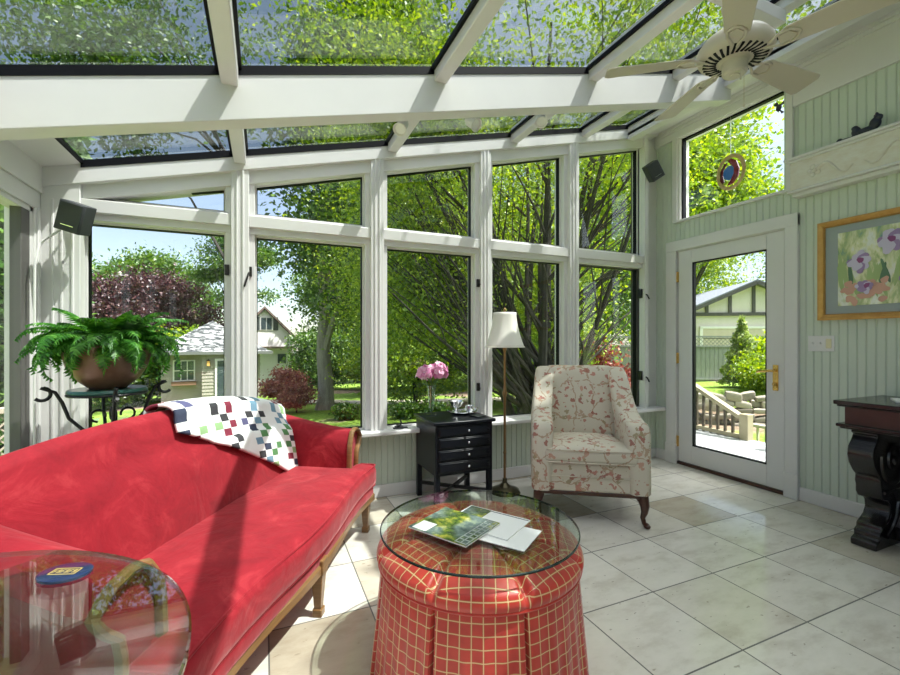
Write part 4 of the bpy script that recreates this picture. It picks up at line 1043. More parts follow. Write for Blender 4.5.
for k in range(5):
    a = 2.5117 - k * 2 * PI / 5; ca, sa = math.cos(a), math.sin(a)
    M_ = Matrix.Rotation(a, 3, 'Z') @ Matrix.Rotation(math.radians(-14), 3, 'X')
    ol = []
    r0, r1, w0, w1 = .20, .645, .056, .078
    for t in np.linspace(-PI / 2, PI / 2, 8): ol.append((r1 - .03 + .03 * math.cos(t) ** .6, (w1 - .012) * (t / (PI / 2)) if abs(t) < PI / 2 - .01 else w1 * np.sign(t)))
    ol = [(r0, -w0 * .7), (r0 + .03, -w0), (r1 - .02, -w1), (r1, -w1 + .02), (r1, w1 - .02), (r1 - .02, w1), (r0 + .03, w0), (r0, w0 * .7)]
    bl = MB().prism(ol, lambda x, y, z: tuple(M_ @ Vector((x, y, z))), -.004, .004).build('blade', W_CREAM, fan, bevel=.002)
    ar = MB()
    for sgn in (-1, 1): ar.tube([tuple(M_ @ Vector(p)) for p in [(.11, 0, -.012), (.16, sgn * .018, -.014), (.20, sgn * .04, -.008), (.245, sgn * .038, -.007), (.27, sgn * .015, -.007), (.275, 0, -.007)]], .007, 8)
    ar.prism([(.19, -.025), (.235, -.03), (.262, 0), (.235, .03), (.19, .025)], lambda x, y, z: tuple(M_ @ Vector((x, y, z))), -.010, -.004)
    ar.build('blade_arm', W_CREAM, bl)
MB().tube([(-.01, -.055, -.08), (-.01, -.055, -.27)], .0016, 5).ball((-.01, -.055, -.28), (.006, .006, .012)).build('pull_chain', W_CREAM, fan)
MB().tube([(-.02, -.045, -.09), (-.02, -.045, -.135)], .0016, 5).ball((-.02, -.045, -.14), (.005, .005, .009)).build('pull_chain', W_CREAM, fan)
# ------------------------------------------------------------------ garden
def gz(x, y):
    y_ = max(0, min(45, y)); k = max(0.0, min(1.0, (x - 10.0) / 2.2)); k = k * k * (3 - 2 * k)
    return -.65 - .055 * max(0, y_ - 5) + .045 * max(-12, min(0, x)) + .62 * k + .03 * max(0, min(20, x - 13))
def gfn(a, b):
    x = -60 + 130 * a; y = -30 + 130 * b; z = gz(x, y)
    if -1.4 < x < 4 and -3 < y < 3.6: z = -.8
    return (x, y, z)
struct(MB().grid(131, 131, gfn).build('ground', LAWN), 'sloping lawn with planting beds around the sunroom')
def leaf_mesh(name, m, P, size, rng, parent, up=.0, aspect=.55, nrm=None):
    n = len(P)
    nv = rng.normal(size=(n, 3)); nv[:, 2] += up
    nv /= np.linalg.norm(nv, axis=1)[:, None]
    r = rng.normal(size=(n, 3)); u = np.cross(nv, r); u /= np.linalg.norm(u, axis=1)[:, None]; w = np.cross(nv, u)
    s = size * rng.uniform(.6, 1.3, n)[:, None]
    V = np.empty((n, 4, 3)); V[:, 0] = P - u * s; V[:, 1] = P + w * s * aspect + nv * s * .18; V[:, 2] = P + u * s; V[:, 3] = P - w * s * aspect + nv * s * .18
    me = bpy.data.meshes.new(name); me.vertices.add(4 * n); me.vertices.foreach_set('co', V.ravel())
    me.loops.add(4 * n); me.loops.foreach_set('vertex_index', np.arange(4 * n, dtype=np.int32))
    me.polygons.add(n); me.polygons.foreach_set('loop_start', np.arange(0, 4 * n, 4, dtype=np.int32)); me.polygons.foreach_set('loop_total', np.full(n, 4, dtype=np.int32))
    me.materials.append(m); me.update(calc_edges=True); me.validate()
    o = bpy.data.objects.new(name, me); COL.objects.link(o)
    if parent: o.parent = parent
    return o
def crown_pts(rng, c, r, ncl, cr, n, hollow=.45, flat=.7):
    d = rng.normal(size=(ncl, 3)); d /= np.linalg.norm(d, axis=1)[:, None]
    C = np.array(c) + d * np.array(r) * rng.uniform(hollow, 1.0, ncl)[:, None]
    k = rng.integers(0, ncl, n); q = rng.normal(size=(n, 3)) * cr * .5; q[:, 2] *= flat
    return C[k] + q, C
def trunk_mb(h, r, rng, tops=(), base=0):
    mb = MB(); k = 7; pts = [(math.sin(i * 1.3) * .04 * h / 4, math.cos(i * 1.7) * .03 * h / 4, base + h * i / k) for i in range(k + 1)]
    mb.tube(pts, [r * 1.35] + [r * (1 - .55 * i / k) for i in range(1, k + 1)], 12)
    for t in tops:
        s = pts[rng.integers(3, k + 1)]; t = Vector(t); m1 = (Vector(s) * .55 + t * .45) + Vector((0, 0, .12 * (t - Vector(s)).length))
        mb.tube([s, m1, t], [r * .42, r * .24, r * .06], 6)
    return mb
def tree(name, label, cat, loc, h, r, crown, rad, ncl, cr, n, size, lm, seed, group=None, bark=BARK, nb=14, hollow=.45, up=.3, flat=.7, cut=None):
    rng = np.random.default_rng(seed); t = thing(name, label, cat, loc, 0, group)
    P, C = crown_pts(rng, crown, rad, ncl, cr, n, hollow, flat)
    if cut is not None: P = P[~cut(P)]; C = C[~cut(C)]
    trunk_mb(h, r, rng, C[:nb], -.3).build('trunk', bark, t)
    leaf_mesh('foliage', lm, P, size, rng, t, up); return t
GRN_D = leaf_mat('leaf_deep_green', (.012, .045, .008), (.03, .09, .012), (.07, .16, .022), .35)
GRN_M = leaf_mat('leaf_mid_green', (.026, .08, .010), (.065, .15, .018), (.15, .25, .035), .42)
GRN_Y = leaf_mat('leaf_yellow_green', (.07, .155, .012), (.20, .33, .025), (.44, .55, .06), .5)
GRN_H = leaf_mat('hedge_green', (.035, .10, .015), (.08, .19, .025), (.17, .30, .05), .3)
PURP = leaf_mat('leaf_purple', (.022, .008, .012), (.06, .02, .028), (.13, .055, .045), .3)
REDL = leaf_mat('leaf_red', (.16, .03, .03), (.30, .08, .06), (.42, .20, .12), .35)
NEED = leaf_mat('conifer_needles', (.03, .07, .03), (.07, .14, .05), (.15, .24, .07), .25)

# many-stemmed tree right behind the back windows
mt = thing('multi_stem_tree', 'large tree with many spreading dark stems just outside the back windows', 'tree', (4.35, 6.3, gz(4.35, 6.3)))
rng = np.random.default_rng(21); stems = MB(); tips = []
def limb(p0, d0, ln, r0, curve, n=9, droop=0.0):
    p = Vector(p0); d = Vector(d0).normalized(); pts = [p.copy()]; rs = [r0]
    for i in range(n):
        d = (d + Vector(curve) / n + Vector((0, 0, -droop / n)) + Vector(rng.normal(size=3)) * .03).normalized(); p = p + d * ln / n; pts.append(p.copy()); rs.append(r0 * (1 - .8 * (i + 1) / n))
    return pts, rs
ns = 15
for i in range(ns):
    a = 2 * PI * i / ns * 1.0 + rng.uniform(-.15, .15); sp = rng.uniform(.12, .6) * (.45 if math.cos(a) > .4 else 1)
    d0 = (math.cos(a) * sp, math.sin(a) * sp * .7, 1.0); ln = rng.uniform(5.5, 7.5)
    pts, rs = limb((math.cos(a) * .22, math.sin(a) * .2, -.1), d0, ln, rng.uniform(.055, .095), (math.cos(a) * .15, math.sin(a) * .1, .15))
    stems.tube(pts, rs, 8)
    for j in (3, 4, 5, 6, 7):
        for _ in range(2):
            b = a + rng.uniform(-1.1, 1.1); sk_ = pts[j].x + 1.2 * math.cos(b) > 2.3; q, qr = limb(pts[j], (math.cos(b) * .9, math.sin(b) * .8, .95), rng.uniform(1.6, 3.2), rs[j] * .5, (math.cos(b) * .3, math.sin(b) * .3, -.1), 6)
            if sk_: continue
            stems.tube(q, qr, 5); tips += [q[3], q[4], q[5], q[6]]
    tips += pts[5:]
# long sweeping branches towards the left windows
for i in range(46):
    a = PI + rng.uniform(-.75, .75); el = rng.uniform(.3, 1.6)
    pts, rs = limb((rng.uniform(-.3, .2), rng.uniform(-.3, .2), rng.uniform(.5, 1.6)), (math.cos(a), math.sin(a) * .6, el), rng.uniform(2.6, 4.2) * (.75 + .25 * min(el, 1.4)), rng.uniform(.022, .045), (0, 0, .25), 9)
    stems.tube(pts, rs, 6); tips += pts[5:]
    for j in (4, 6):
        b = a + rng.uniform(-.8, .8); q, qr = limb(pts[j], (math.cos(b), math.sin(b) * .7, el + .3), rng.uniform(1, 2), rs[j] * .55, (0, 0, .1), 5); stems.tube(q, qr, 5); tips += q[2:]
for i in range(22):
    a = rng.uniform(-.7, .7); el = rng.uniform(.35, 1.8)
    pts, rs = limb((rng.uniform(-.2, .3), rng.uniform(-.3, .2), rng.uniform(.4, 1.4)), (math.cos(a), math.sin(a) * .7, el), rng.uniform(1.8, 2.8) * (.7 + .3 * min(el, 1.8)), rng.uniform(.02, .04), (0, 0, .25), 9)
    stems.tube(pts, rs, 6); tips += pts[5:]
stems.build('stems', BARK, mt)
T = np.array([tuple(t) for t in tips]); T = T[T[:, 2] > 1.6]
T = T[(T[:, 1] > -.6) | (T[:, 2] > 4.2)]
k = rng.integers(0, len(T), 84000); P = T[k] + rng.normal(size=(84000, 3)) * np.array([.34, .30, .20]); low = P[:, 2] < 4.6; P[low, 1] += np.abs(rng.normal(size=low.sum())) * 1.7
P = P[(P[:, 0] < 2.7) | (P[:, 2] > 4.8)]; hi = T[T[:, 2] > 4.6]; k = rng.integers(0, len(hi), 42000); P = np.r_[P, hi[k] + rng.normal(size=(42000, 3)) * np.array([.5, .5, .35])]
leaf_mesh('foliage', GRN_Y, P, .035, rng, mt, .8)

# large shade tree with pale trunk behind the quilt window
tree('shade_tree', 'big leafy shade tree with a stout pale trunk, seen above the sofa arm', 'tree', (1.95, 15.5, gz(1.95, 15.5)), 5.0, .30, (1.9, -1.0, 8.4), (3.3, 3.6, 5.8), 120, 1.4, 64000, .095, GRN_M, 5, bark=BARK2, hollow=.5, up=.6, flat=.45, cut=lambda P: (P[:, 0] < -.7) & (P[:, 2] < 4.4) | (P[:, 2] < 2.6))
tree('tall_open_tree', 'tall thinly leaved tree whose high branches reach over the left roof pane', 'tree', (-.95, 18.9, gz(-.95, 18.9)), 9.5, .17, (-3.4, .3, 13.2), (4.2, 3.0, 3.6), 46, 1.3, 13000, .10, GRN_M, 77, nb=7, hollow=.2, up=.4)
tree('airy_tree', 'airy light green tree standing behind the cottage ridge, left of the shade tree', 'tree', (-1.4, 33.0, gz(-1.4, 33)), 7.0, .16, (.2, 0, 8.9), (2.9, 2.2, 2.9), 40, 1.0, 17000, .10, GRN_M, 78, nb=12, hollow=.3, up=.4, flat=.5)
# background crowns
tree('copper_beech', 'dark purple-leaved tree beyond the cottage, left of the white house', 'tree', (-8.2, 36, gz(-8, 36)), 3.2, .3, (.4, 0, 4.9), (5.0, 3.2, 3.5), 80, 1.3, 46000, .115, PURP, 8, hollow=.5)
tree('round_green_tree', 'tall rounded green tree rising behind the purple tree', 'tree', (-10.6, 53, gz(-10, 46)), 6, .5, (.4, 0, 8.3), (5.2, 5, 5.0), 80, 1.9, 42000, .19, GRN_M, 9, hollow=.6)
sp_ = thing('spruce', 'narrow dark spruce tip beyond the cottage roof', 'tree', (-7.0, 47, gz(-7, 45)))
rng = np.random.default_rng(4); z_ = rng.uniform(.5, 9.6, 9000) ; z_ = .5 + 9.1 * (1 - np.sqrt(rng.random(9000))); rr = (9.8 - z_) / 9.3 * 2.0 * np.sqrt(rng.random(9000)) * (.75 + .25 * np.sin(z_ * 7)); an = rng.uniform(0, 2 * PI, 9000)
leaf_mesh('foliage', NEED, np.c_[rr * np.cos(an), rr * np.sin(an), z_], .2, rng, sp_); MB().tube([(0, 0, -.3), (0, 0, 9.6)], [.2, .02], 8).build('trunk', BARK, sp_)
bushes = [(-7.4, 27.5, 2.6, 1.9, 1.8, GRN_M), (-4.9, 28.2, 2.4, 2.2, 2.1, GRN_Y), (-2.8, 29, 2.0, 1.7, 2.0, GRN_M), (-6.3, 24.5, 1.7, 1.3, 1.5, GRN_M), (3.4, 27.5, 2.3, 1.8, 1.9, GRN_M), (6.3, 26, 2.3, 1.8, 1.7, GRN_Y), (9.2, 24.5, 2.4, 1.8, 1.9, GRN_M)]
bl = ['green shrub farthest from the cottage on the left of the row', 'yellow-green shrub, tallest beside the cottage roof', 'green shrub peeping just behind the cottage roof', 'low green shrub against the cottage side wall', 'green shrub just to the right of the white house', 'yellow-green shrub behind the pale trunk of the shade tree', 'green shrub far behind the pink flowers']
for (x, y, rx, ry, rzz, lm), lb in zip(bushes, bl):
    rng = np.random.default_rng(int(abs(x * 100))); t = thing('garden_shrub', lb, 'shrub', (x, y, gz(x, y)), 0, 'shrubs around the cottage')
    P, C = crown_pts(rng, (0, 0, rzz), (rx * .8, ry * .8, rzz * .9), 40, .8, 14000, .5); leaf_mesh('foliage', lm, P, .09, rng, t, .4); MB().tube([(0, 0, -.2), (0, 0, rzz)], [.08, .03], 6).build('stem', BARK, t)
# trees closing the view further off: one source, then copies
BK = [(7.5, 21, 1.0, 'mid green tree behind the multi-stem tree, over the black cabinet'), (12.2, 20.5, 1.05, 'mid green tree behind the multi-stem tree, over the floor lamp'), (16.0, 19.0, 1.0, 'mid green tree beyond the armchair window'), (7.2, 36, 1.3, 'mid green tree to the right of the white house'), (-16, 33, 1.2, 'mid green tree left of the purple tree'), (14, 34, 1.35, 'tall green tree far behind the black cabinet window'), (22, 29, 1.4, 'tall green tree far behind the armchair window')]
b0 = tree('background_tree', BK[0][3], 'tree', (BK[0][0], BK[0][1], gz(*BK[0][:2])), 4, .25, (0, 0, 5.0), (3.6, 3.2, 4.6), 90, 1.4, 34000, .115, GRN_M, 31, group='leafy trees closing the garden', up=.4)
for i, (x, y, s, lb) in enumerate(BK[1:]): dup(b0, (x, y, gz(x, y)), i * 1.1 + .7, lb, None, (s, s, s))
YK = [(8.0, 12.6, 1.0, 'yellow-green understorey tree behind the multi-stem tree near the armchair'), (4.6, 13.6, .85, 'yellow-green understorey tree left of the multi-stem tree'), (30, 24, 1.5, 'bright tree standing behind the garage roof'), (35, 17, 1.4, 'bright tree to the right of the garage roof')]
y0 = tree('understorey_tree', YK[0][3], 'tree', (YK[0][0], YK[0][1], gz(*YK[0][:2])), 3, .10, (0, 0, 3.6), (2.9, 2.2, 3.2), 80, 1.1, 30000, .072, GRN_Y, 41, group='yellow-green trees of the garden', up=.5)
for i, (x, y, s, lb) in enumerate(YK[1:]): dup(y0, (x, y, gz(x, y)), i * 1.7 + .4, lb, None, (s, s, s))
# tree seen through the high window
tree('bright_maple', 'bright yellow-green tree filling the high window above the door', 'tree', (9.4, 7.6, gz(9.4, 7.6)), 4, .14, (.0, -.1, 6.0), (2.1, 1.7, 2.6), 70, .8, 44000, .062, GRN_Y, 51, up=.6, hollow=.3, cut=lambda P: P[:, 2] < 3.7)
# unseen tree added beside the house to shade the right half of the room
tree('house_shade_tree', 'tall unseen tree added beside the house, its crown shading the right half of the room', 'tree', (7.6, -1.6, gz(7, 0)), 6, .28, (-.9, -.05, 8.7), (1.85, 1.85, 1.4), 70, .8, 36000, .16, GRN_M, 61, up=.9, hollow=.2)
# hedge outside the left wall
hd = thing('clipped_hedge', 'dense tall green hedge outside the left wall window', 'hedge', (-4.3, 7.2, gz(-4, 7)), math.radians(20))
rng = np.random.default_rng(71); nH = 34000
hx = rng.uniform(-1.9, 1.9, nH); hz = rng.uniform(.1, 5.4, nH); hy = -.5 + .25 * np.sin(hx * 3) * np.cos(hz * 2.2) + rng.normal(size=nH) * .12
side = rng.random(nH) < .25; hx[side] = 1.8 + rng.normal(size=side.sum()) * .12; hy[side] = rng.uniform(-.5, 1.0, side.sum())
leaf_mesh('foliage', GRN_H, np.c_[hx, hy, hz], .07, rng, hd, .5)
BX(-1.7, 1.7, -.2, .9, 0, 5.2).build('shade_core', mat('hedge_shade', (.012, .025, .008), 1), hd)  # solid near-black box, its colour stands in for shade inside the hedge
# deck rail outside the left window
WEATH = mat('weathered_wood', (.30, .25, .19), .8, col2=(.42, .36, .28), nscale=6, stretch=(2, 2, 14))
lr = thing('lattice_railing', 'weathered lattice railing low outside the left wall window', 'railing', (-2.74, 4.41, -.2), math.radians(28))
BX(-1.2, 1.2, -.04, .04, .78, .83).build('top_rail', WEATH, lr, bevel=.006); BX(-1.2, 1.2, -.03, .03, .0, .05).build('bottom_rail', WEATH, lr)
mb = MB()
for i in range(-8, 25): 
    x = -1.2 + i * .1
    for (xa, xb, yy) in ((x, x + .73, -.008), (x + .73, x, .008)):
        t0 = max(0, (-1.2 - min(xa, xb)) / .73); t1 = min(1, (1.2 - min(xa, xb)) / .73)
        if t1 - t0 < .05: continue
        za, zb = (.05 + .73 * t0, .05 + .73 * t1) if xa < xb else (.78 - .73 * t0, .78 - .73 * t1)
        mb.bar((min(xa, xb) + .73 * t0, yy, za), (min(xa, xb) + .73 * t1, yy, zb), .012, .022, (0, 1, 0))
mb.build('lattice', WEATH, lr, smooth=0)
for x in (-1.2, 0, 1.2): BX(x - .045, x + .045, -.045, .045, -.9, .92).build('post', WEATH, lr, bevel=.006)

# red shrubs, potted border plants
RS = [(.75, 18.8, .8, 'red-leaved shrub beside the pale trunk, nearest the cottage'), (1.0, 15.0, .55, 'small red-leaved shrub at the foot of the pale trunk'), (9.2, 10.4, 1.15, 'red-leaved shrub behind the armchair window')]
r0 = None
for x, y, s, lb in RS:
    if r0 is None:
        rng = np.random.default_rng(81); r0 = thing('red_shrub', lb, 'shrub', (x, y, gz(x, y)), 0, 'red-leaved shrubs')
        P, C = crown_pts(rng, (0, 0, 1.0), (1.0, .9, .8), 30, .5, 6000, .5, .5); leaf_mesh('foliage', REDL, P, .07, rng, r0, .6); MB().tube([(0, 0, -.2), (0, 0, 1.2)], [.06, .02], 6).build('stem', BARK, r0); r0.scale = (s, s, s)
    else: dup(r0, (x, y, gz(x, y)), x, lb, None, (s, s, s))
LS = [(2.9, 11.9, 'low leafy border plant outside, left of the vase'), (3.7, 11.6, 'low leafy border plant outside, behind the vase'), (4.4, 11.2, 'low leafy border plant outside, behind the silver tray'), (2.1, 12.3, 'low leafy border plant outside, above the window crank'), (6.6, 10.0, 'low leafy border plant outside, behind the floor lamp')]
l0 = None
for x, y, lb in LS:
    if l0 is None:
        rng = np.random.default_rng(91); l0 = thing('border_plant', lb, 'plant', (x, y, gz(x, y)), 0, 'low border plants beyond the back wall')
        P, C = crown_pts(rng, (0, 0, .22), (.34, .32, .17), 24, .18, 1600, .5, .6); leaf_mesh('foliage', GRN_M, P, .05, rng, l0, .7); MB().tube([(0, 0, -.1), (0, 0, .35)], [.03, .01], 6).build('stem', BARK, l0)
    else: dup(l0, (x, y, gz(x, y)), x * 2, lb)
# gravel path
mb = MB(); pp_ = [(-2.0, 21.5), (.5, 19.6), (3, 17.6), (6, 15.6), (10, 14.2)]
for a, b in zip(pp_[:-1], pp_[1:]):
    mb.add([(a[0], a[1] - .8, gz(a[0], a[1] - .8) + .04), (b[0], b[1] - .8, gz(b[0], b[1] - .8) + .04), (b[0], b[1] + .8, gz(b[0], b[1] + .8) + .04), (a[0], a[1] + .8, gz(a[0], a[1] + .8) + .04)], [(0, 1, 2, 3)])
struct(mb.build('path', mat('pale_gravel', (.46, .40, .30), .9, col2=(.58, .52, .42), nscale=20), solid=.03), 'pale gravel garden path to the cottage')

# ------------------------------------------------------------------ cottage, white house, garage
SHNG = mat('speckled_roof_shingle', (.035, .04, .042), .9, col2=(.40, .41, .41), nscale=3.4, stretch=(1, 1, 3), ndetail=8)
_cr = [n for n in SHNG.node_tree.nodes if n.type == 'VALTORGB'][0].color_ramp.elements; _cr[0].position = .46; _cr[1].position = .58
CLAP = mat('grey_beige_siding', (.30, .275, .23), .8, col2=(.35, .325, .275), nscale=3, stretch=(.3, .3, 14))
WINP = mat('dark_window_pane', (.05, .07, .08), .08, spec=.8)
ct_ = thing('garden_cottage', 'small beige garden cottage with a speckled grey hipped roof', 'cottage', (-2.15, 24.0, gz(-1.9, 24)), math.radians(6))
def sided(mb, x0, x1, y0, y1, z0, z1, step=.16):
    z = z0
    while z < z1 - .01:
        zz = min(z + step, z1); mb.hexa([(x0 - .025, y0 - .025, z), (x1 + .025, y0 - .025, z), (x0 - .025, y1 + .025, z), (x1 + .025, y1 + .025, z), (x0, y0, zz), (x1, y0, zz), (x0, y1, zz), (x1, y1, zz)]); z = zz
    return mb
sided(MB(), -2.2, 2.0, 0, 3.6, 0, 2.42).build('wall', CLAP, ct_, smooth=0)
sided(MB(), -.55, .9, -.45, .1, 0, 2.42).build('porch_bay', CLAP, ct_, smooth=0)
def roof_fn(a, b):
    th = 2 * PI * a; e = [(-2.7, -.7), (2.5, -.7), (2.5, 4.1), (-2.7, 4.1)]; t = a * 4; i = int(t) % 4; f = t - int(t)
    x = e[i][0] + (e[(i + 1) % 4][0] - e[i][0]) * f; y = e[i][1] + (e[(i + 1) % 4][1] - e[i][1]) * f; s = 1 - b
    return ((-.1) + (x + .1) * s, 1.7 + (y - 1.7) * s, 2.36 + 1.62 * b - .04 * ((b * 12) % 1.0))
MB().grid(80, 60, roof_fn, wrapu=True).build('roof', SHNG, ct_, smooth=20)
BX(-2.72, 2.52, -.74, -.66, 2.26, 2.40).box(2.46, 2.54, -.7, 4.1, 2.26, 2.40).box(-2.74, -2.66, -.7, 4.1, 2.26, 2.40).build('gutter', mat('gutter_grey', (.16, .17, .16), .5), ct_)
wdw = BX(-1.75, -.85, -.07, .0, 1.0, 2.0).build('window_frame', W_WHITE, ct_); BX(-1.69, -.91, -.085, -.065, 1.06, 1.94).build('pane', WINP, wdw, smooth=0)
mb = MB()
for x in (-1.43, -1.17): mb.box(x - .02, x + .02, -.10, -.08, 1.06, 1.94)
mb.box(-1.69, -.91, -.10, -.08, 1.48, 1.52); mb.build('muntin', W_WHITE, wdw)
BX(-1.8, -.8, -.28, -.03, .82, .98).build('flower_box', mat('brown_box', (.22, .12, .08), .8), ct_)
dr_ = BX(-.02, .86, -.52, -.44, 0, 2.05).build('door_frame', W_WHITE, ct_); BX(.08, .76, -.54, -.50, .1, 1.95).build('pane', WINP, dr_, smooth=0)
ln_ = MB().box(-.36, -.24, -.60, -.46, 1.72, 1.95).build('wall_lantern', mat('lantern_amber', (.75, .42, .12), .4), ct_); MB().lathe([(.09, 0), (0, .10)], 4, (-.30, -.53, 1.95)).build('lantern_cap', IRON, ln_)
wh = thing('white_house', 'white house with dark shutters and a steep gable far beyond the lawn', 'house', (.45, 40.5, gz(.45, 40)), math.radians(4))
WS = mat('white_siding', (.80, .79, .76), .7)
MB().prism([(-1.9, 0), (1.9, 0), (1.9, 4.0), (-.35, 6.35), (-1.9, 4.6)], lambda x, z, y: (x, y, z), 0, 6).build('wall', WS, wh, smooth=0)
BROWN = mat('brown_roof', (.17, .12, .10), .85)
MB().prism([(2.3, 3.65), (-.35, 6.42), (-.35, 6.62), (2.42, 3.78)], lambda x, z, y: (x, y, z), -.3, 6.2).prism([(-2.2, 4.35), (-.35, 6.42), (-.35, 6.62), (-2.3, 4.5)], lambda x, z, y: (x, y, z), -.3, 6.2).build('roof', BROWN, wh, smooth=0)
BX(-1.95, 1.95, -.9, .0, 3.0, 3.16).build('eave', BROWN, wh)
for (x, z) in ((-.2, 4.55),):
    wf = BX(x - .5, x + .5, -.06, 0, z, z + 1.15).build('window_frame', W_WHITE, wh); mb = BX(x - .42, x - .03, -.08, -.05, z + .08, z + 1.07).box(x + .03, x + .42, -.08, -.05, z + .08, z + 1.07); mb.build('pane', WINP, wf)
    for sx in (-1, 1): BX(x + sx * .75 - .2, x + sx * .75 + .2, -.07, 0, z, z + 1.15).build('shutter', mat('dark_shutter', (.05, .06, .06), .6) if sx < 0 else bpy.data.materials['dark_shutter'], wh)
wf = BX(.6, 1.5, -.06, 0, 1.6, 2.6).build('window_frame', W_WHITE, wh); BX(.7, 1.4, -.08, -.05, 1.7, 2.5).build('pane', WINP, wf)
ga = thing('half_timbered_garage', 'white garage with half-timbered gable and slate roof seen through the glass door', 'garage', (24.9, 15.4, -.35), math.radians(-32))
BX(-3.5, 3.5, 0, 9, 0, 2.95).build('wall', mat('garage_render', (.60, .55, .52), .8), ga)
MB().prism([(-3.8, 2.9), (3.8, 2.9), (0, 4.6)], lambda x, z, y: (x, y, z), -.05, 9).build('gable', bpy.data.materials['garage_render'], ga, smooth=0)
SLATE = mat('slate_roof', (.15, .165, .20), .7, col2=(.21, .225, .26), nscale=4, stretch=(3, 3, 3))
MB().prism([(-4.5, 2.62), (0, 4.62), (0, 4.82), (-4.6, 2.78)], lambda x, z, y: (x, y, z), -.5, 9.5).prism([(4.5, 2.62), (0, 4.62), (0, 4.82), (4.6, 2.78)], lambda x, z, y: (x, y, z), -.5, 9.5).build('roof', SLATE, ga, smooth=0)
TIM = mat('dark_timber', (.07, .065, .065), .7); mb = BX(-3.8, 3.8, -.14, -.02, 2.86, 3.04)
for x in (-2.4, -1.2, 0, 1.2, 2.4): mb.box(x - .08, x + .08, -.13, -.03, 3.0, 4.6 - abs(x) * .445)
mb.bar((-4.4, -.45, 2.66), (0, -.45, 4.66), .12, .2).bar((4.4, -.45, 2.66), (0, -.45, 4.66), .12, .2); mb.build('timber_framing', TIM, ga, smooth=0)
gd = BX(-2.6, 2.6, -.06, .0, .05, 2.15).build('garage_door', mat('tan_garage_door', (.50, .44, .36), .6), ga)
mb = BX(-2.75, 2.75, -.09, 0, 2.15, 2.28).box(-2.75, -2.6, -.09, 0, 0, 2.2).box(2.6, 2.75, -.09, 0, 0, 2.2); mb.build('door_trim', W_WHITE, ga)
mb = MB()
for z in (.55, 1.08, 1.6): mb.box(-2.6, 2.6, -.075, -.05, z - .015, z + .015)
mb.build('panel_joint', TIM, gd)
# fence with lattice top
fe = thing('garden_fence', 'grey board fence with a lattice top in front of the garage', 'fence', (14.2, 10.6, gz(14, 10.6) - .1), math.radians(-27))
GREYF = mat('grey_fence_boards', (.17, .19, .18), .85, col2=(.24, .255, .235), nscale=5, stretch=(6, 6, .7))
mb = MB()
for i in range(46): mb.box(-3.4 + i * .15, -3.4 + i * .15 + .14, -.01, .01, .05, 1.35)
mb.build('boards', GREYF, fe, smooth=0)
mb = MB()
for i in range(-3, 50):
    x = -3.4 + i * .14; mb.bar((x, 0, 1.38), (x + .3, 0, 1.68), .01, .025, (0, 1, 0)).bar((x + .3, .012, 1.38), (x, .012, 1.68), .01, .025, (0, 1, 0))
mb.build('lattice', GREYF, fe, smooth=0)
for z in (.2, 1.36, 1.70): BX(-3.4, 3.5, -.05, .03, z - .03, z + .03).build('rail', GREYF, fe)
for x in (-3.4, -1.1, 1.2, 3.5): BX(x - .05, x + .05, -.05, .05, -.3, 1.85).build('post', GREYF, fe)
# conifer, round shrubs by the fence
cf = thing('young_conifer', 'small feathery conifer in front of the fence, seen through the glass door', 'conifer', (13.0, 8.35, gz(13, 8.3)))
rng = np.random.default_rng(14); nC = 5200; z_ = .15 + 2.0 * (1 - np.sqrt(rng.random(nC))); rr = (2.25 - z_) / 2.2 * .75 * np.sqrt(rng.random(nC)) * (.85 + .15 * np.sin(z_ * 14)); an = rng.uniform(0, 2 * PI, nC)
leaf_mesh('foliage', leaf_mat('conifer_yellow', (.14, .22, .05), (.26, .36, .09), (.40, .48, .15), .4), np.c_[rr * np.cos(an), rr * np.sin(an), z_ - .1 * rr], .055, rng, cf); MB().tube([(0, 0, -.2), (0, 0, 2.1)], [.05, .01], 6).build('trunk', BARK, cf)
SB = [(12.2, 7.45, .62, 'yellow-green rounded shrub below the conifer'), (13.3, 7.3, .95, 'yellow-green rounded shrub right of the conifer'), (12.0, 6.6, .5, 'yellow-green rounded shrub on top of the stone wall')]
s0 = None
for x, y, s, lb in SB:
    if s0 is None:
        rng = np.random.default_rng(15); s0 = thing('rounded_shrub', lb, 'shrub', (x, y, gz(x, y)), 0, 'rounded shrubs by the fence')
        P, C = crown_pts(rng, (0, 0, .8), (.9, .9, .7), 30, .45, 5000, .5); leaf_mesh('foliage', GRN_Y, P, .065, rng, s0, .5); MB().tube([(0, 0, -.2), (0, 0, .8)], [.05, .02], 6).build('stem', BARK, s0); s0.scale = (s, s, s)
    else: dup(s0, (x, y, gz(x, y)), x, lb, None, (s, s, s))
# dry stone wall
sw_ = thing('dry_stone_wall', 'low rough dry-stone garden wall seen through the glass door', 'garden wall', (10.4, 5.75, -.78), math.radians(-52))
STONE = leaf_mat('field_stone', (.16, .14, .11), (.28, .25, .20), (.40, .36, .30), .0)
mb = MB(); rng2 = random.Random(9)
for r_ in range(5):
    x = -2.3 + rng2.random() * .3
    while x < 2.3:
        wl = rng2.uniform(.14, .48); hh = rng2.uniform(.12, .22); tl_ = rng2.uniform(-.25, .25)
        mb.cushion((x + wl / 2, rng2.uniform(-.16, .12) + .06 * r_, .07 + r_ * .145 + rng2.uniform(-.04, .04)), (wl, .34, hh), .05, 0, 3, lambda P: [P[0], P[1] + .2 * P[0] * tl_, P[2] + P[0] * tl_]); x += wl * .95
mb.build('stones', STONE, sw_, smooth=50)
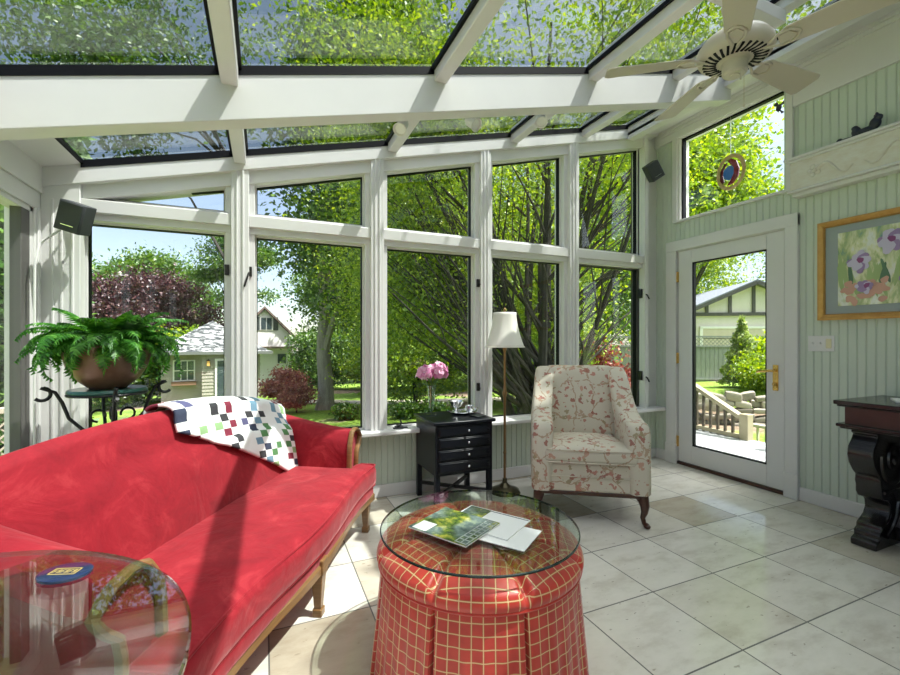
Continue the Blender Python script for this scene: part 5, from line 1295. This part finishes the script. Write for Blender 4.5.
# deck outside the door
DECK = mat('pale_deck_paint', (.36, .37, .38), .6, col2=(.42, .43, .44), nscale=6, stretch=(12, 1, 1))
mb = MB()
for i in range(12): mb.box(XR + .16 + i * .145, XR + .16 + i * .145 + .138, .6, 4.6, -.11, -.05)
struct(mb.build('deck_floor', DECK, bevel=.003), 'pale painted deck boards outside the glass door')
TANR = mat('tan_stair_rail', (.30, .255, .16), .6, col2=(.36, .31, .20), nscale=5)
sr = thing('stair_railing', 'sloping tan wooden stair railing with dark balusters outside the door', 'railing', (5.52, 0, 0))
MB().bar((0, 4.75, .84), (0, 3.55, .22), .10, .05).build('handrail', TANR, sr, bevel=.006)
MB().bar((0, 4.75, .0), (0, 3.55, -.02), .05, .05).build('bottom_rail', TANR, sr)
for i in range(11):
    y = 3.66 + i * .10; zt = .22 + (y - 3.55) / 1.2 * .62
    BX(-.014, .014, y - .014, y + .014, -.05, zt).build('baluster', mat('dark_baluster', (.07, .05, .035), .6) if i == 0 else bpy.data.materials['dark_baluster'], sr)
BX(-.055, .055, 3.44, 3.55, -.7, .27).build('newel_post', TANR, sr, bevel=.008)
s2 = thing('lower_railing', 'pale lower stair railing beyond the newel post', 'railing', (6.4, 0, 0))
MB().bar((0, 3.95, -.02), (0, 2.6, -.02), .07, .04).build('handrail', mat('pale_rail', (.55, .50, .42), .6), s2); MB().bar((0, 3.95, -.7), (0, 2.6, -.7), .05, .04).build('bottom_rail', bpy.data.materials['pale_rail'], s2)
for i in range(12): y = 2.68 + i * .11; BX(-.013, .013, y - .013, y + .013, -.7, -.03).build('baluster', bpy.data.materials['pale_rail'], s2)
BX(-.05, .05, 2.5, 2.6, -.75, .1).build('newel_post', bpy.data.materials['pale_rail'], s2)
np_ = thing('deck_post', 'tan wooden deck post at the near edge of the door glass', 'post', (5.35, 2.98, 0)); BX(-.05, .05, -.05, .05, -.05, .34).build('shaft', TANR, np_, bevel=.006); BX(-.06, .06, -.06, .06, .34, .37).build('cap', TANR, np_, bevel=.006)
# utility pole
up_ = thing('utility_pole', 'thin utility pole beyond the shrubs by the cottage', 'utility pole', (-4.7, 45.0, gz(-4.7, 45)))
MB().tube([(0, 0, 0), (0, 0, 7.4)], [.14, .10], 8).build('shaft', BARK2, up_); BX(-1.0, 1.0, -.06, .06, 6.9, 7.05).build('crossarm', BARK2, up_)

# ------------------------------------------------------------------ light
SUNV = Vector((-.46, .29, -1)).normalized()
sl = bpy.data.lights.new('sun', 'SUN'); sl.energy = 6.8; sl.angle = math.radians(.6); sl.color = (1, .97, .92)
so = bpy.data.objects.new('sun', sl); COL.objects.link(so); so.rotation_euler = SUNV.to_track_quat('-Z', 'Y').to_euler(); so.location = (6, -4, 14)
wd = bpy.data.worlds.new('sky'); S.world = wd; wd.use_nodes = True; nt = wd.node_tree; nt.nodes.clear()
sk = nt.nodes.new('ShaderNodeTexSky'); sk.sky_type = 'NISHITA'; sk.sun_disc = False; sk.sun_elevation = math.radians(61.5); sk.sun_rotation = math.atan2(-SUNV.x, -SUNV.y); sk.air_density = 1.0; sk.dust_density = .6; sk.ozone_density = 1.0
hs = nt.nodes.new('ShaderNodeHueSaturation'); hs.inputs['Saturation'].default_value = .78; hs.inputs['Value'].default_value = .125; L(nt, sk.outputs[0], hs.inputs['Color'])
tcw = nt.nodes.new('ShaderNodeTexCoord'); dp = nt.nodes.new('ShaderNodeVectorMath'); dp.operation = 'DOT_PRODUCT'; L(nt, tcw.outputs['Generated'], dp.inputs[0]); dp.inputs[1].default_value = tuple(-SUNV)
au = math_n(nt, 'POWER', math_n(nt, 'MAXIMUM', dp.outputs['Value'], 0.0), 5.0)        # broad haze glow added around the sun as fill light for the room
hz_ = nt.nodes.new('ShaderNodeVectorMath'); hz_.operation = 'SCALE'; hz_.inputs[0].default_value = (1.0, .98, .95); L(nt, math_n(nt, 'MULTIPLY', au, 4.2), hz_.inputs['Scale'])
ad = nt.nodes.new('ShaderNodeVectorMath'); ad.operation = 'ADD'; L(nt, hs.outputs[0], ad.inputs[0]); L(nt, hz_.outputs[0], ad.inputs[1])
bg = nt.nodes.new('ShaderNodeBackground'); bg.inputs[1].default_value = 1.0
ow = nt.nodes.new('ShaderNodeOutputWorld'); L(nt, ad.outputs[0], bg.inputs[0]); L(nt, bg.outputs[0], ow.inputs[0])
vw = S.view_settings; S.display_settings.display_device = 'sRGB'; vw.view_transform = 'Standard'; vw.look = 'None'; vw.gamma = 1; vw.use_curve_mapping = False; vw.exposure = .98
cy = S.cycles
cy.max_bounces = 14; cy.transparent_max_bounces = 40; cy.diffuse_bounces = 6; cy.glossy_bounces = 6; cy.transmission_bounces = 8; cy.use_denoising = True
try: cy.denoiser = 'OPENIMAGEDENOISE'
except Exception: pass
cy.sample_clamp_indirect = 8
